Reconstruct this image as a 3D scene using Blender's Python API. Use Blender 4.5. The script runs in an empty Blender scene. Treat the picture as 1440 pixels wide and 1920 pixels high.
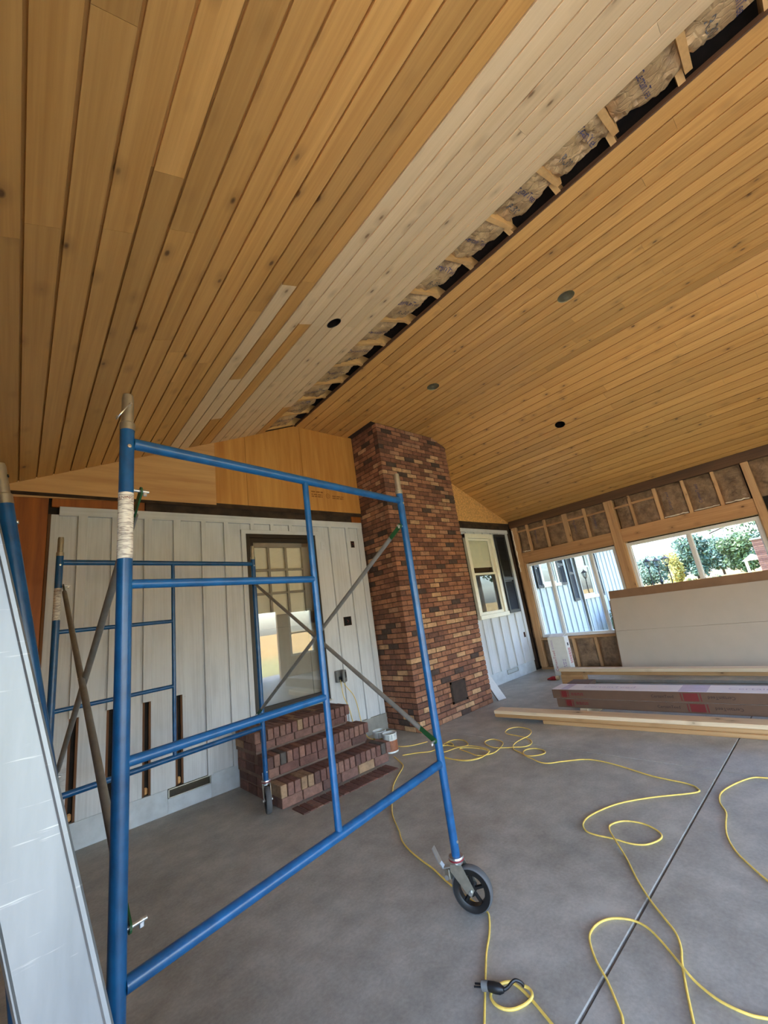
import bpy, math, random
from mathutils import Vector, Matrix, noise
random.seed(7)
S = bpy.context.scene
COL = S.collection

# ------------------------------------------------------------------ camera
F_PX = 759.378
CAM = Vector((0.0, 0.0, 1.45))
R = Matrix(((0.75026193, -0.64622097, -0.13966206),
            (0.06123298, 0.27825515, -0.95855338),
            (0.65829899, 0.71061419, 0.24833429)))      # rows: image right, image down, view direction
cd = bpy.data.cameras.new('camera')
cam = bpy.data.objects.new('camera', cd); COL.objects.link(cam)
cd.sensor_fit = 'VERTICAL'; cd.sensor_height = 24.0; cd.sensor_width = 18.0
cd.lens = F_PX / 1920.0 * 24.0
cd.clip_start = 0.02; cd.clip_end = 2000
m3 = Matrix((R[0], -R[1], -R[2])).transposed()
cam.matrix_world = Matrix.Translation(CAM) @ m3.to_4x4()
S.camera = cam

# ------------------------------------------------------------------ sky, sun, exposure
S.view_settings.view_transform = 'Standard'
try: S.view_settings.look = 'None'
except Exception: pass
S.view_settings.gamma = 1.0
S.view_settings.use_curve_mapping = False
S.view_settings.exposure = 2.8
world = bpy.data.worlds.new('sky'); S.world = world; world.use_nodes = True
wn = world.node_tree.nodes; wl = world.node_tree.links
sky = wn.new('ShaderNodeTexSky'); sky.sky_type = 'NISHITA'; sky.sun_disc = False
sky.sun_elevation = math.radians(60); sky.sun_rotation = math.radians(5)
sky.air_density = 1.0; sky.dust_density = 2.5; sky.ozone_density = 1.0
wn['Background'].inputs['Strength'].default_value = 0.42
wl.new(sky.outputs[0], wn['Background'].inputs['Color'])
sl = bpy.data.lights.new('sun', 'SUN'); sl.energy = 3.6; sl.angle = math.radians(1.0); sl.color = (1.0, 0.92, 0.80)
sun = bpy.data.objects.new('sun', sl); COL.objects.link(sun)
sun.rotation_euler = Vector((-0.05, -0.5, -0.86)).to_track_quat('-Z', 'Y').to_euler()   # comes from behind the house

# ------------------------------------------------------------------ helpers
def px(u, v, z=0.0):
    "floor point (at height z) seen at a pixel of the photograph; used as a measuring aid only"
    d = R.transposed() @ Vector((u - 720, v - 960, F_PX))
    t = (z - CAM.z) / d.z
    return CAM + d * t

def wpos(o):
    p = Vector((0, 0, 0))
    while o is not None:
        p += o.location; o = o.parent
    return p

class MB:
    def __init__(s): s.v = []; s.f = []; s.M = None
    def pt(s, p):
        p = Vector(p)
        if s.M is not None: p = s.M @ p
        s.v.append(p); return len(s.v) - 1
    def face(s, pts): s.f.append([s.pt(p) for p in pts])
    def box(s, a, b):
        x0, y0, z0 = a; x1, y1, z1 = b
        i = [s.pt(p) for p in ((x0,y0,z0),(x1,y0,z0),(x1,y1,z0),(x0,y1,z0),(x0,y0,z1),(x1,y0,z1),(x1,y1,z1),(x0,y1,z1))]
        for q in ((0,3,2,1),(4,5,6,7),(0,1,5,4),(1,2,6,5),(2,3,7,6),(3,0,4,7)): s.f.append([i[k] for k in q])
        return s
    def bbox(s, a, b, c=0.004):
        "box with chamfered edges"
        x0, y0, z0 = a; x1, y1, z1 = b
        c = min(c, (x1-x0)*.45, (y1-y0)*.45, (z1-z0)*.45)
        idx = {}
        for ix, X, sx in ((0,x0,1),(1,x1,-1)):
            for iy, Y, sy in ((0,y0,1),(1,y1,-1)):
                for iz, Z, sz in ((0,z0,1),(1,z1,-1)):
                    idx[ix,iy,iz,0] = s.pt((X, Y+sy*c, Z+sz*c))
                    idx[ix,iy,iz,1] = s.pt((X+sx*c, Y, Z+sz*c))
                    idx[ix,iy,iz,2] = s.pt((X+sx*c, Y+sy*c, Z))
        for a_, cyc in ((0,lambda k,p,q:(k,p,q)),(1,lambda k,p,q:(p,k,q)),(2,lambda k,p,q:(p,q,k))):
            for k in (0,1):
                q = [idx[cyc(k,p,r)+(a_,)] for p, r in ((0,0),(1,0),(1,1),(0,1))]
                s.f.append(q)
        for p in (0,1):
            for r in (0,1):
                s.f.append([idx[0,p,r,1], idx[1,p,r,1], idx[1,p,r,2], idx[0,p,r,2]])
                s.f.append([idx[p,0,r,0], idx[p,1,r,0], idx[p,1,r,2], idx[p,0,r,2]])
                s.f.append([idx[p,r,0,0], idx[p,r,1,0], idx[p,r,1,1], idx[p,r,0,1]])
        for i in (0,1):
            for j in (0,1):
                for k in (0,1): s.f.append([idx[i,j,k,0], idx[i,j,k,1], idx[i,j,k,2]])
        return s
    def prism(s, poly, axis, a, b):
        "poly of 2D points extruded along axis from a to b"
        def P(p, w):
            if axis == 'y': return (p[0], w, p[1])
            if axis == 'x': return (w, p[0], p[1])
            return (p[0], p[1], w)
        i0 = [s.pt(P(p, a)) for p in poly]; i1 = [s.pt(P(p, b)) for p in poly]; n = len(poly)
        s.f.append(i0[::-1]); s.f.append(i1)
        for k in range(n): s.f.append([i0[k], i0[(k+1)%n], i1[(k+1)%n], i1[k]])
        return s
    def tube(s, path, r, n=10, caps=True, closed=False):
        path = [Vector(p) for p in path]; N = len(path)
        rr = r if isinstance(r, (list, tuple)) else [r]*N
        T = []
        for i in range(N):
            a = path[(i-1) % N] if (closed or i > 0) else path[0]
            b = path[(i+1) % N] if (closed or i < N-1) else path[-1]
            T.append((b - a).normalized())
        up = Vector((0,0,1)) if abs(T[0].z) < .9 else Vector((1,0,0))
        nrm = (up - T[0]*up.dot(T[0])).normalized(); rings = []
        for i in range(N):
            nrm = (nrm - T[i]*nrm.dot(T[i])).normalized(); bi = T[i].cross(nrm)
            rings.append([s.pt(path[i] + (nrm*math.cos(2*math.pi*k/n) + bi*math.sin(2*math.pi*k/n))*rr[i]) for k in range(n)])
        for i in range(N if closed else N-1):
            A, B = rings[i], rings[(i+1) % N]
            for k in range(n): s.f.append([A[k], A[(k+1)%n], B[(k+1)%n], B[k]])
        if caps and not closed:
            s.f.append(rings[0][::-1]); s.f.append(rings[-1])
        return s
    def lathe(s, prof, o, d, n=24, closed=False):
        "prof: (radius, along) pairs, revolved about axis d through o"
        o = Vector(o); d = Vector(d).normalized()
        u = d.orthogonal().normalized(); w = d.cross(u); rings = []
        for r, h in prof:
            rings.append([s.pt(o + d*h + (u*math.cos(2*math.pi*k/n) + w*math.sin(2*math.pi*k/n))*max(r, 1e-5)) for k in range(n)])
        m = len(prof)
        for i in range(m if closed else m-1):
            A, B = rings[i], rings[(i+1) % m]
            for k in range(n): s.f.append([A[k], A[(k+1)%n], B[(k+1)%n], B[k]])
        return s
    def build(s, name, mat, parent=None, smooth=False, origin=None):
        o0 = wpos(parent) if parent is not None else Vector((0,0,0))
        if origin is not None: loc = Vector(origin) - o0
        else: loc = Vector((0,0,0))
        me = bpy.data.meshes.new(name)
        off = o0 + loc
        me.from_pydata([tuple(p - off) for p in s.v], [], s.f)
        import bmesh
        bm = bmesh.new(); bm.from_mesh(me); bmesh.ops.recalc_face_normals(bm, faces=bm.faces); bm.to_mesh(me); bm.free()
        if smooth:
            for p in me.polygons: p.use_smooth = True
            try: me.set_sharp_from_angle(angle=math.radians(40))
            except Exception: pass
        me.materials.append(mat)
        ob = bpy.data.objects.new(name, me); COL.objects.link(ob)
        ob.location = loc
        if parent is not None: ob.parent = parent
        return ob

def put(me, name, loc, parent, rot=None, scale=None):
    ob = bpy.data.objects.new(name, me); COL.objects.link(ob)
    if parent is not None:
        ob.parent = parent; ob.location = Vector(loc) - wpos(parent)
    else: ob.location = loc
    if rot is not None: ob.rotation_euler = rot
    if scale is not None: ob.scale = scale
    return ob
def tag(o, label=None, cat=None, group=None, kind=None):
    if label: o['label'] = label
    if cat: o['category'] = cat
    if group: o['group'] = group
    if kind: o['kind'] = kind
    return o
def empty(name, loc, label=None, cat=None, group=None, kind=None, parent=None):
    o = bpy.data.objects.new(name, None); COL.objects.link(o); o.empty_display_size = .1
    if parent is not None: o.parent = parent; o.location = Vector(loc) - wpos(parent)
    else: o.location = loc
    return tag(o, label, cat, group, kind)
def bx(a, b): return MB().box(a, b)
def smoothpath(P, n=6):
    P = [Vector(p) for p in P]; out = []
    for i in range(len(P)-1):
        p0 = P[max(i-1,0)]; p1 = P[i]; p2 = P[i+1]; p3 = P[min(i+2,len(P)-1)]
        for k in range(n):
            t = k/n
            out.append(.5*((2*p1)+(p2-p0)*t+(2*p0-5*p1+4*p2-p3)*t*t+(3*p1-p0-3*p2+p3)*t**3))
    out.append(P[-1]); return out
DG = None
def text_mesh(txt, size):
    cu = bpy.data.curves.new('txt', 'FONT'); cu.body = txt; cu.size = size; cu.align_x = 'CENTER'; cu.align_y = 'CENTER'; cu.resolution_u = 2
    ob = bpy.data.objects.new('txt', cu); COL.objects.link(ob)
    dg = bpy.context.evaluated_depsgraph_get(); dg.update()
    me = bpy.data.meshes.new_from_object(ob.evaluated_get(dg))
    bpy.data.objects.remove(ob); bpy.data.curves.remove(cu)
    return me
def dashes(name, fn, w, h, rows, mat, parent, seed=1):
    "small unreadable print: rows of short strokes; fn maps flat (x, y) to a world point"
    r_ = random.Random(seed); mb = MB()
    for k in range(rows):
        y = h/2 - (k+.5)*h/rows; x = -w/2
        while x < w/2:
            l = r_.uniform(.6, 2.2)*h/rows; mb.face([fn(x, y-h/rows*.3), fn(min(x+l, w/2), y-h/rows*.3), fn(min(x+l, w/2), y+h/rows*.3), fn(x, y+h/rows*.3)]); x += l + .35*h/rows
    return tag(mb.build(name, M[mat], parent), None, None, None, 'stuff')
_tc = {}
def text_on(name, txt, size, fn, mat, parent):
    "lettering laid on a surface; fn maps flat (x, y) to a world point"
    if (txt, size) not in _tc: _tc[txt, size] = text_mesh(txt, size)
    me = _tc[txt, size].copy(); o0 = wpos(parent)
    for v in me.vertices: v.co = Vector(fn(v.co.x, v.co.y)) - o0
    me.materials.clear(); me.materials.append(mat)
    ob = bpy.data.objects.new(name, me); COL.objects.link(ob); ob.parent = parent
    return ob

# ------------------------------------------------------------------ materials
def srgb(c):
    return tuple(((x/255)/12.92 if x/255 <= .04045 else ((x/255+.055)/1.055)**2.4) for x in c) + (1,)
class NT:
    def __init__(s, name):
        s.m = bpy.data.materials.new(name); s.m.use_nodes = True
        s.t = s.m.node_tree; s.b = s.t.nodes['Principled BSDF']; s.out = s.t.nodes['Material Output']
    def n(s, typ, props=None, **inp):
        nd = s.t.nodes.new('ShaderNode' + typ)
        for k, v in (props or {}).items(): setattr(nd, k, v)
        for k, v in inp.items():
            key = int(k[1:]) if (k[0] == 'i' and k[1:].isdigit()) else k.replace('_', ' ')
            s.set(nd.inputs[key], v)
        return nd
    def set(s, sock, v):
        if hasattr(v, 'is_output') or isinstance(v, bpy.types.NodeSocket): s.t.links.new(v, sock)
        elif isinstance(v, bpy.types.Node): s.t.links.new(v.outputs[0], sock)
        else: sock.default_value = v
    def math(s, op, a, b=0.0, clamp=False):
        return s.n('Math', dict(operation=op, use_clamp=clamp), i0=a, i1=b).outputs[0]
    def ramp(s, fac, stops):
        r = s.n('ValToRGB', None, Fac=fac); e = r.color_ramp.elements
        while len(e) < len(stops): e.new(.5)
        for i, (p, c) in enumerate(stops): e[i].position = p; e[i].color = c
        return r.outputs[0]
    def mix(s, fac, a, b, mode='MIX'):
        r = s.n('MixRGB', dict(blend_type=mode)); s.set(r.inputs[0], fac); s.set(r.inputs[1], a); s.set(r.inputs[2], b)
        return r.outputs[0]
    def coords(s, scale, rnd=True):
        tc = s.n('TexCoord').outputs['Object']
        if rnd:
            oi = s.n('ObjectInfo').outputs['Random']
            off = s.n('CombineXYZ', None, X=s.math('MULTIPLY', oi, 37.1), Y=s.math('MULTIPLY', oi, 91.7), Z=s.math('MULTIPLY', oi, 13.3))
            tc = s.n('VectorMath', dict(operation='ADD'), i0=tc, i1=off.outputs[0]).outputs[0]
        return s.n('Mapping', None, Vector=tc, Scale=scale).outputs[0]
    def noise(s, vec, scale=1.0, detail=3.0, rough=.55):
        return s.n('TexNoise', None, Vector=vec, Scale=scale, Detail=detail, Roughness=rough).outputs[0]
    def bump(s, h, strength=.3, dist=.01):
        b = s.n('Bump', None, Height=h, Strength=strength, Distance=dist)
        s.t.links.new(b.outputs[0], s.b.inputs['Normal'])
    def fin(s, col=None, rough=None, metal=None, spec=None):
        if col is not None: s.set(s.b.inputs['Base Color'], col)
        if rough is not None: s.set(s.b.inputs['Roughness'], rough)
        if metal is not None: s.b.inputs['Metallic'].default_value = metal
        if spec is not None: s.b.inputs['Specular IOR Level'].default_value = spec
        return s.m
def plain(name, c, rough=.6, metal=0.0, var=.08, scale=14.0, spec=None):
    t = NT(name); v = t.coords((scale,)*3)
    f = t.noise(v, 1.0, 4)
    c0 = srgb(c); a = tuple(x*(1-var) for x in c0[:3])+(1,); b = tuple(min(1,x*(1+var)) for x in c0[:3])+(1,)
    return t.fin(t.ramp(f, [(.3,a),(.7,b)]), rough, metal, spec)
def wood(name, light, dark, axis='y', rough=.55, objvar=.35, knots=True, fine=1.0, knotc=(78,44,18), weather=None):
    t = NT(name)
    def sc(a, l): return {'x':(l,a,a),'y':(a,l,a),'z':(a,a,l)}[axis]
    g = t.noise(t.coords(sc(55*fine, 1.3)), 1.0, 5, .6)
    b = t.noise(t.coords(sc(9*fine, .45)), 1.0, 3, .5)
    f = t.math('ADD', t.math('MULTIPLY', g, .55), t.math('MULTIPLY', b, .45))
    col = t.ramp(f, [(.32, srgb(dark)), (.64, srgb(light))])
    oi = t.n('ObjectInfo').outputs['Random']
    val = t.math('ADD', t.math('MULTIPLY', oi, objvar), 1 - objvar*.5)
    hs = t.n('HueSaturation', None, Color=col, Value=val); col = hs.outputs[0]
    if knots:
        kv = t.coords(sc(7.7, 4.6))
        vo = t.n('TexVoronoi', None, Vector=kv, Scale=1.0)
        sep = t.n('SeparateColor', None, Color=vo.outputs['Color'])
        on = t.math('GREATER_THAN', sep.outputs[0], .42)
        mr = t.n('MapRange', None, Value=vo.outputs['Distance']); mr.inputs[1].default_value = .115; mr.inputs[2].default_value = .055
        halo = t.n('MapRange', None, Value=vo.outputs['Distance']); halo.inputs[1].default_value = .34; halo.inputs[2].default_value = .1
        col = t.mix(t.math('MULTIPLY', t.math('MULTIPLY', halo.outputs[0], on), .28), col, srgb(knotc))
        kf = t.math('MULTIPLY', t.math('MULTIPLY', mr.outputs[0], on), .85)
        col = t.mix(kf, col, srgb(knotc))
    if weather:
        w = t.noise(t.coords((5,5,5)), 1.0, 5, .65)
        wf = t.n('MapRange', None, Value=w); wf.inputs[1].default_value = .5; wf.inputs[2].default_value = .7
        col = t.mix(wf.outputs[0], col, srgb(weather))
    t.bump(g, .12, .004)
    return t.fin(col, rough)

M = {}
M['pine'] = wood('stained_pine', (214,162,92), (188,134,68), 'y', .42, .30)
M['pine_pale'] = wood('raw_pine', (234,203,158), (220,187,140), 'y', .5, .12, knotc=(120,80,45))
M['stud'] = wood('framing_lumber', (204,166,122), (172,128,86), 'z', .7, .3)
M['stud_y'] = wood('framing_lumber_y', (196,152,106), (162,116,76), 'y', .7, .3)
M['rafter'] = wood('rafter_lumber', (226,180,116), (204,154,92), 'x', .7, .15)
M['beam_dark'] = wood('dark_beam', (104,72,46), (66,44,28), 'y', .7, .1)
M['lumber'] = wood('new_lumber', (228,204,170), (206,176,138), 'y', .6, .15)
M['lumber_warm'] = wood('warm_lumber', (200,158,108), (164,118,72), 'y', .6, .18)
M['ply'] = wood('stained_plywood', (216,156,80), (184,116,50), 'z', .5, .12, False, .35)
M['ply_pale'] = wood('raw_plywood', (226,176,116), (196,140,84), 'x', .6, .1, False, .35)
M['ply_red'] = wood('red_plywood', (178,100,36), (118,58,18), 'z', .45, .1, False, .3)
M['osb'] = plain('strand_board', (216,162,96), .7, 0, .3, 30)
M['rot'] = wood('exposed_wood', (128,86,54), (70,44,26), 'z', .8, .3, False)
M['felt'] = plain('black_felt', (30,24,20), .9, 0, .4, 20)
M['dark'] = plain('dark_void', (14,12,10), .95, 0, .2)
M['flash'] = plain('old_dark_band', (58,42,30), .85, 0, .5, 9)
def painted(name, c, axis='z', chips=True):
    t = NT(name)
    g = t.noise(t.coords({'z':(60,60,1.6),'x':(1.6,60,60)}[axis]), 1.0, 5, .65)
    b = t.noise(t.coords((3,3,1.5)), 1.0, 4, .6)
    c0 = srgb(c); d = tuple(x*.80 for x in c0[:3])+(1,)
    col = t.ramp(t.math('ADD', t.math('MULTIPLY', g, .5), t.math('MULTIPLY', b, .5)), [(.36, d), (.56, c0)])
    if chips:
        w = t.noise(t.coords((34,34,13)), 1.0, 4, .6)
        mr = t.n('MapRange', None, Value=w); mr.inputs[1].default_value = .75; mr.inputs[2].default_value = .79
        col = t.mix(mr.outputs[0], col, srgb((120,84,60)))
    t.bump(g, .35, .003)
    return t.fin(col, .62)
M['siding'] = painted('grey_white_siding', (208,210,212))
M['sidetrim'] = painted('grey_white_trim', (210,212,214), 'x', False)
M['whitewin'] = plain('cream_window_paint', (236,232,214), .45, 0, .04)
M['vinyl'] = plain('white_vinyl', (228,228,226), .35, 0, .03)
M['found'] = plain('painted_foundation', (196,202,206), .8, 0, .12, 9)
M['found_bare'] = plain('bare_foundation', (150,146,138), .85, 0, .15, 9)
M['bronze'] = plain('dark_bronze', (38,32,28), .4, .3, .1)
M['shutter'] = plain('black_shutter', (38,40,44), .5, 0, .1)
M['steel'] = plain('galvanised_steel', (176,172,158), .38, .85, .12, 30)
M['zinc'] = plain('zinc_plate', (204,206,206), .28, .9, .08, 30)
M['brace'] = plain('grey_brace_tube', (128,126,122), .42, .25, .15, 20)
M['green'] = plain('green_paint', (24,74,40), .45, 0, .2, 30)
def bluepaint():
    t = NT('blue_powder_coat')
    v = t.coords((18,18,18), False); f = t.noise(v, 1.0, 4)
    col = t.ramp(f, [(.3, srgb((8,66,112))), (.7, srgb((14,86,140)))])
    w = t.noise(t.coords((60,60,26), False), 1.0, 5, .7)
    mr = t.n('MapRange', None, Value=w); mr.inputs[1].default_value = .72; mr.inputs[2].default_value = .78
    col = t.mix(t.math('MULTIPLY', mr.outputs[0], .45), col, srgb((150,170,190)))
    return t.fin(col, .32, 0, .6)
M['blue'] = bluepaint()
M['tyre'] = plain('grey_rubber', (84,84,86), .7, 0, .1)
M['black'] = plain('black_plastic', (22,22,24), .45, 0, .1)
M['blackmetal'] = plain('black_cast_rim', (26,25,25), .45, .2, .1)
M['redring'] = plain('red_ring', (120,30,40), .5, 0, .1)
def aluminium():
    t = NT('mill_aluminium')
    f = t.noise(t.coords((14,14,2.2)), 1.0, 5, .6)
    s1 = t.noise(t.coords((8,8,140)), 1.0, 3, .6)
    col = t.ramp(f, [(.3, srgb((118,124,130))), (.7, srgb((142,148,154)))])
    mr = t.n('MapRange', None, Value=s1); mr.inputs[1].default_value = .66; mr.inputs[2].default_value = .74
    col = t.mix(t.math('MULTIPLY', mr.outputs[0], .22), col, (1,1,1,1))
    ro = t.math('ADD', t.math('MULTIPLY', f, .25), .36)
    t.bump(f, .06, .01)
    return t.fin(col, ro, .92)
M['alu'] = aluminium()
M['cord'] = plain('yellow_cord_jacket', (232,198,98), .5, 0, .12, 30)
M['paper'] = plain('white_label_stock', (226,222,214), .6, 0, .05)
M['drywall'] = plain('white_board_face', (184,170,154), .85, 0, .03, 4)
M['kraft'] = plain('brown_kraft_face', (138,106,80), .85, 0, .1, 6)
M['card'] = plain('brown_cardboard', (98,72,55), .8, 0, .1, 6)
M['cardtop'] = plain('pale_printed_cardboard', (224,214,214), .6, 0, .05, 6)
M['redprint'] = plain('dark_red_print', (108,26,24), .6, 0, .08)
M['brownprint'] = plain('brown_print', (38,18,14), .6, 0, .08)
M['pinkprint'] = plain('pink_print', (188,84,88), .6, 0, .08)
M['mauveprint'] = plain('mauve_print', (190,172,190), .6, 0, .08)
M['blueprint'] = plain('blue_print', (66,68,104), .8, 0, .15)
M['greyprint'] = plain('grey_print', (96,92,88), .8, 0, .15)
M['inkprint'] = plain('ink_stamp', (142,88,36), .7, 0, .1)
M['whitebox'] = plain('white_cardboard', (226,222,214), .7, 0, .04)
M['greypvc'] = plain('grey_trim_coil', (124,120,112), .5, 0, .1)
M['glove'] = plain('red_glove', (168,42,48), .8, 0, .25, 30)
M['cuff'] = plain('cream_cuff', (214,196,160), .9, 0, .1)
M['iron'] = plain('cast_iron_door', (66,52,44), .6, .3, .2)
M['outlet'] = plain('grey_outlet_plastic', (112,112,110), .45, 0, .1)
M['can'] = plain('white_can_label', (214,214,208), .4, 0, .12, 20)
M['canband'] = plain('brown_can_label', (150,92,62), .5, 0, .25, 24)
M['cangold'] = plain('gold_can_label', (176,146,44), .4, 0, .2, 24)
M['paint'] = plain('wet_grey_paint', (176,186,180), .25, 0, .05)
M['canlight'] = plain('light_can_metal', (184,174,144), .25, .75, .2, 20)
M['canblack'] = plain('light_can_black', (22,14,12), .4, .1, .2)
M['blind'] = plain('cream_blind', (240,234,212), .6, 0, .04)
M['doorin'] = plain('inner_door_paint', (150,146,136), .5, 0, .05)
def kraftpaper(name, c1, c2):
    t = NT(name)
    a = t.noise(t.coords((7,7,7)), 1.0, 5, .65)
    v = t.n('TexVoronoi', dict(feature='DISTANCE_TO_EDGE'), Vector=t.coords((16,16,16)), Scale=1.0).outputs[0]
    col = t.ramp(a, [(.32, srgb(c1)), (.66, srgb(c2))])
    t.bump(t.math('ADD', a, t.math('MULTIPLY', t.math('MINIMUM', v, .12), 3.0)), .5, .02)
    return t.fin(col, .55)
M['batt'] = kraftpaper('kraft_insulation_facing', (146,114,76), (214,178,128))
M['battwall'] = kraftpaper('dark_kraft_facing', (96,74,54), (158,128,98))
M['wool'] = plain('white_glass_wool', (232,222,204), .95, 0, .1, 30)
def brickmat(name, cols, mottled=.25):
    t = NT(name)
    oi = t.n('ObjectInfo').outputs['Random']; gi = t.n('NewGeometry').outputs['Random Per Island']
    r = t.math('FRACT', t.math('ADD', oi, gi))
    rp = t.n('ValToRGB', None, Fac=r); rp.color_ramp.interpolation = 'CONSTANT'
    e = rp.color_ramp.elements
    while len(e) < len(cols): e.new(.5)
    p = 0
    for i, (w, c) in enumerate(cols): e[i].position = p; e[i].color = srgb(c); p += w
    f = t.noise(t.coords((38,38,38)), 1.0, 5, .65)
    g = t.noise(t.coords((9,9,9)), 1.0, 3, .6)
    col = t.mix(1.0, rp.outputs[0], t.ramp(t.math('ADD', t.math('MULTIPLY', f, .5), t.math('MULTIPLY', g, .5)), [(.35, (1-mottled*2,)*3+(1,)), (.62, (1,1,1,1))]), 'MULTIPLY')
    t.bump(f, .5, .006)
    return t.fin(col, .85)
M['brick'] = brickmat('chimney_brick', [(.30,(162,110,82)),(.22,(142,94,72)),(.16,(180,124,90)),(.12,(122,82,64)),(.08,(206,162,120)),(.06,(84,66,58)),(.06,(178,132,102))])
M['stepbrick'] = brickmat('step_brick', [(.4,(136,98,86)),(.27,(122,84,74)),(.17,(148,108,92)),(.09,(106,76,68)),(.05,(172,138,106)),(.02,(92,84,78))])
M['mortar'] = plain('dark_mortar', (72,54,46), .95, 0, .2, 25)
M['jointfill'] = plain('dusty_joint', (120,112,102), .95, 0, .2, 12)
M['mortar_dust'] = plain('dusty_mortar', (122,98,84), .95, 0, .2, 12)
def concrete():
    t = NT('trowelled_concrete')
    a = t.noise(t.coords((1.1,1.1,1.1), False), 1.0, 6, .62)
    b = t.noise(t.coords((5.5,5.5,5.5), False), 1.0, 5, .6)
    c = t.noise(t.coords((60,60,60), False), 1.0, 3, .6)
    f = t.math('ADD', t.math('ADD', t.math('MULTIPLY', a, .38), t.math('MULTIPLY', b, .42)), t.math('MULTIPLY', c, .2))
    col = t.ramp(f, [(.38, srgb((140,137,129))), (.5, srgb((163,160,151))), (.62, srgb((186,183,173)))])
    d = t.noise(t.coords((2.3,2.3,2.3), False), 1.0, 4, .7)
    mr = t.n('MapRange', None, Value=d); mr.inputs[1].default_value = .58; mr.inputs[2].default_value = .75
    col = t.mix(t.math('MULTIPLY', mr.outputs[0], .25), col, srgb((172,154,130)))
    t.bump(t.math('ADD', b, c), .08, .004)
    return t.fin(col, t.math('ADD', t.math('MULTIPLY', b, .3), .38), 0, .45)
M['concrete'] = concrete()
M['bounce_slab'] = plain('pale_bounce', (206,200,190), .85, 0, .08, 2)
def glassmat(name, tint, refl=.9, refk=1.2):
    t = NT(name); nt = t.t
    tr = t.n('BsdfTransparent', None, Color=tint); gl = t.n('BsdfGlossy', None, Color=(refl,refl,refl,1), Roughness=.0)
    ge = t.n('NewGeometry')
    c_ = t.math('ABSOLUTE', t.n('VectorMath', dict(operation='DOT_PRODUCT'), i0=ge.outputs['Incoming'], i1=ge.outputs['Normal']).outputs['Value'])
    fr = t.math('ADD', t.math('MULTIPLY', t.math('POWER', t.math('SUBTRACT', 1.0, c_), 5.0), .95), .045)
    mx = t.n('MixShader', None, i0=t.math('MULTIPLY', fr, refk, True), i1=tr.outputs[0], i2=gl.outputs[0])
    nt.links.new(mx.outputs[0], t.out.inputs['Surface'])
    return t.m
M['glass'] = glassmat('window_glass', (.74,.79,.83,1), .9)
M['stormglass'] = glassmat('storm_door_glass', (.97,.97,.96,1), 1.0, 1.6)
M['houseglass'] = glassmat('house_window_glass', (.95,.96,.95,1), 1.0)
def leafmat(name, c1, c2):
    t = NT(name)
    gi = t.n('NewGeometry').outputs['Random Per Island']
    return t.fin(t.ramp(gi, [(0, srgb(c1)), (1, srgb(c2))]), .6)
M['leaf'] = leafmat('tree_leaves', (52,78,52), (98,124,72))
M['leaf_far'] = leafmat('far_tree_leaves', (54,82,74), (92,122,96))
M['leaf_yel'] = leafmat('yellowing_leaves', (120,124,54), (176,160,78))
M['shrub'] = leafmat('shrub_leaves', (50,74,44), (110,126,84))
M['bark'] = plain('bark', (74,60,48), .9, 0, .2)
def groundmat():
    t = NT('field_and_lawn')
    tc = t.n('TexCoord').outputs['Object']
    a = t.noise(t.n('Mapping', None, Vector=tc, Scale=(.05,.05,.05)).outputs[0], 1.0, 4)
    b = t.noise(t.n('Mapping', None, Vector=tc, Scale=(3,3,3)).outputs[0], 1.0, 4)
    g = t.ramp(b, [(.3, srgb((104,108,60))), (.7, srgb((150,146,92)))])
    y = t.ramp(b, [(.3, srgb((148,118,62))), (.7, srgb((176,146,86)))])
    dist = t.n('VectorMath', dict(operation='LENGTH'), i0=tc).outputs['Value']
    mr = t.n('MapRange', None, Value=t.math('ADD', dist, t.math('MULTIPLY', a, 14))); mr.inputs[1].default_value = 24; mr.inputs[2].default_value = 34
    return t.fin(t.mix(mr.outputs[0], g, y), .9)
M['ground'] = groundmat()

# ------------------------------------------------------------------ key dimensions (metres, camera above origin)
WY = 4.654            # face of the house siding
XL, XR = -0.19, 7.93  # left and right wall faces
YB = -3.6             # wall behind the camera
XA, XB, ZF = 2.81, 5.05, 4.26      # flat part of the ceiling
SL, SR = 0.41, 0.417
def zl(x): return ZF - SL*(XA - x)
def zr(x): return ZF - SR*(x - XB)

# ------------------------------------------------------------------ floor
fl = MB(); fl.box((XL-.14, YB-.1, -.2), (XR+.15, WY+.3, -.012))
floor = fl.build('floor', M['jointfill'])
tag(floor, 'grey trowelled concrete floor slab with sawn control joints', None, None, 'structure')
for x0, x1 in ((XL-.12, 3.981), (3.989, XR+.13)):
    for y0, y1 in ((YB-.08, -1.996), (-1.984, 1.055), (1.064, WY+.28)):
        MB().bbox((x0, y0, -.1), (x1, y1, 0), .004).build('concrete_slab', M['concrete'], floor)

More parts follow.
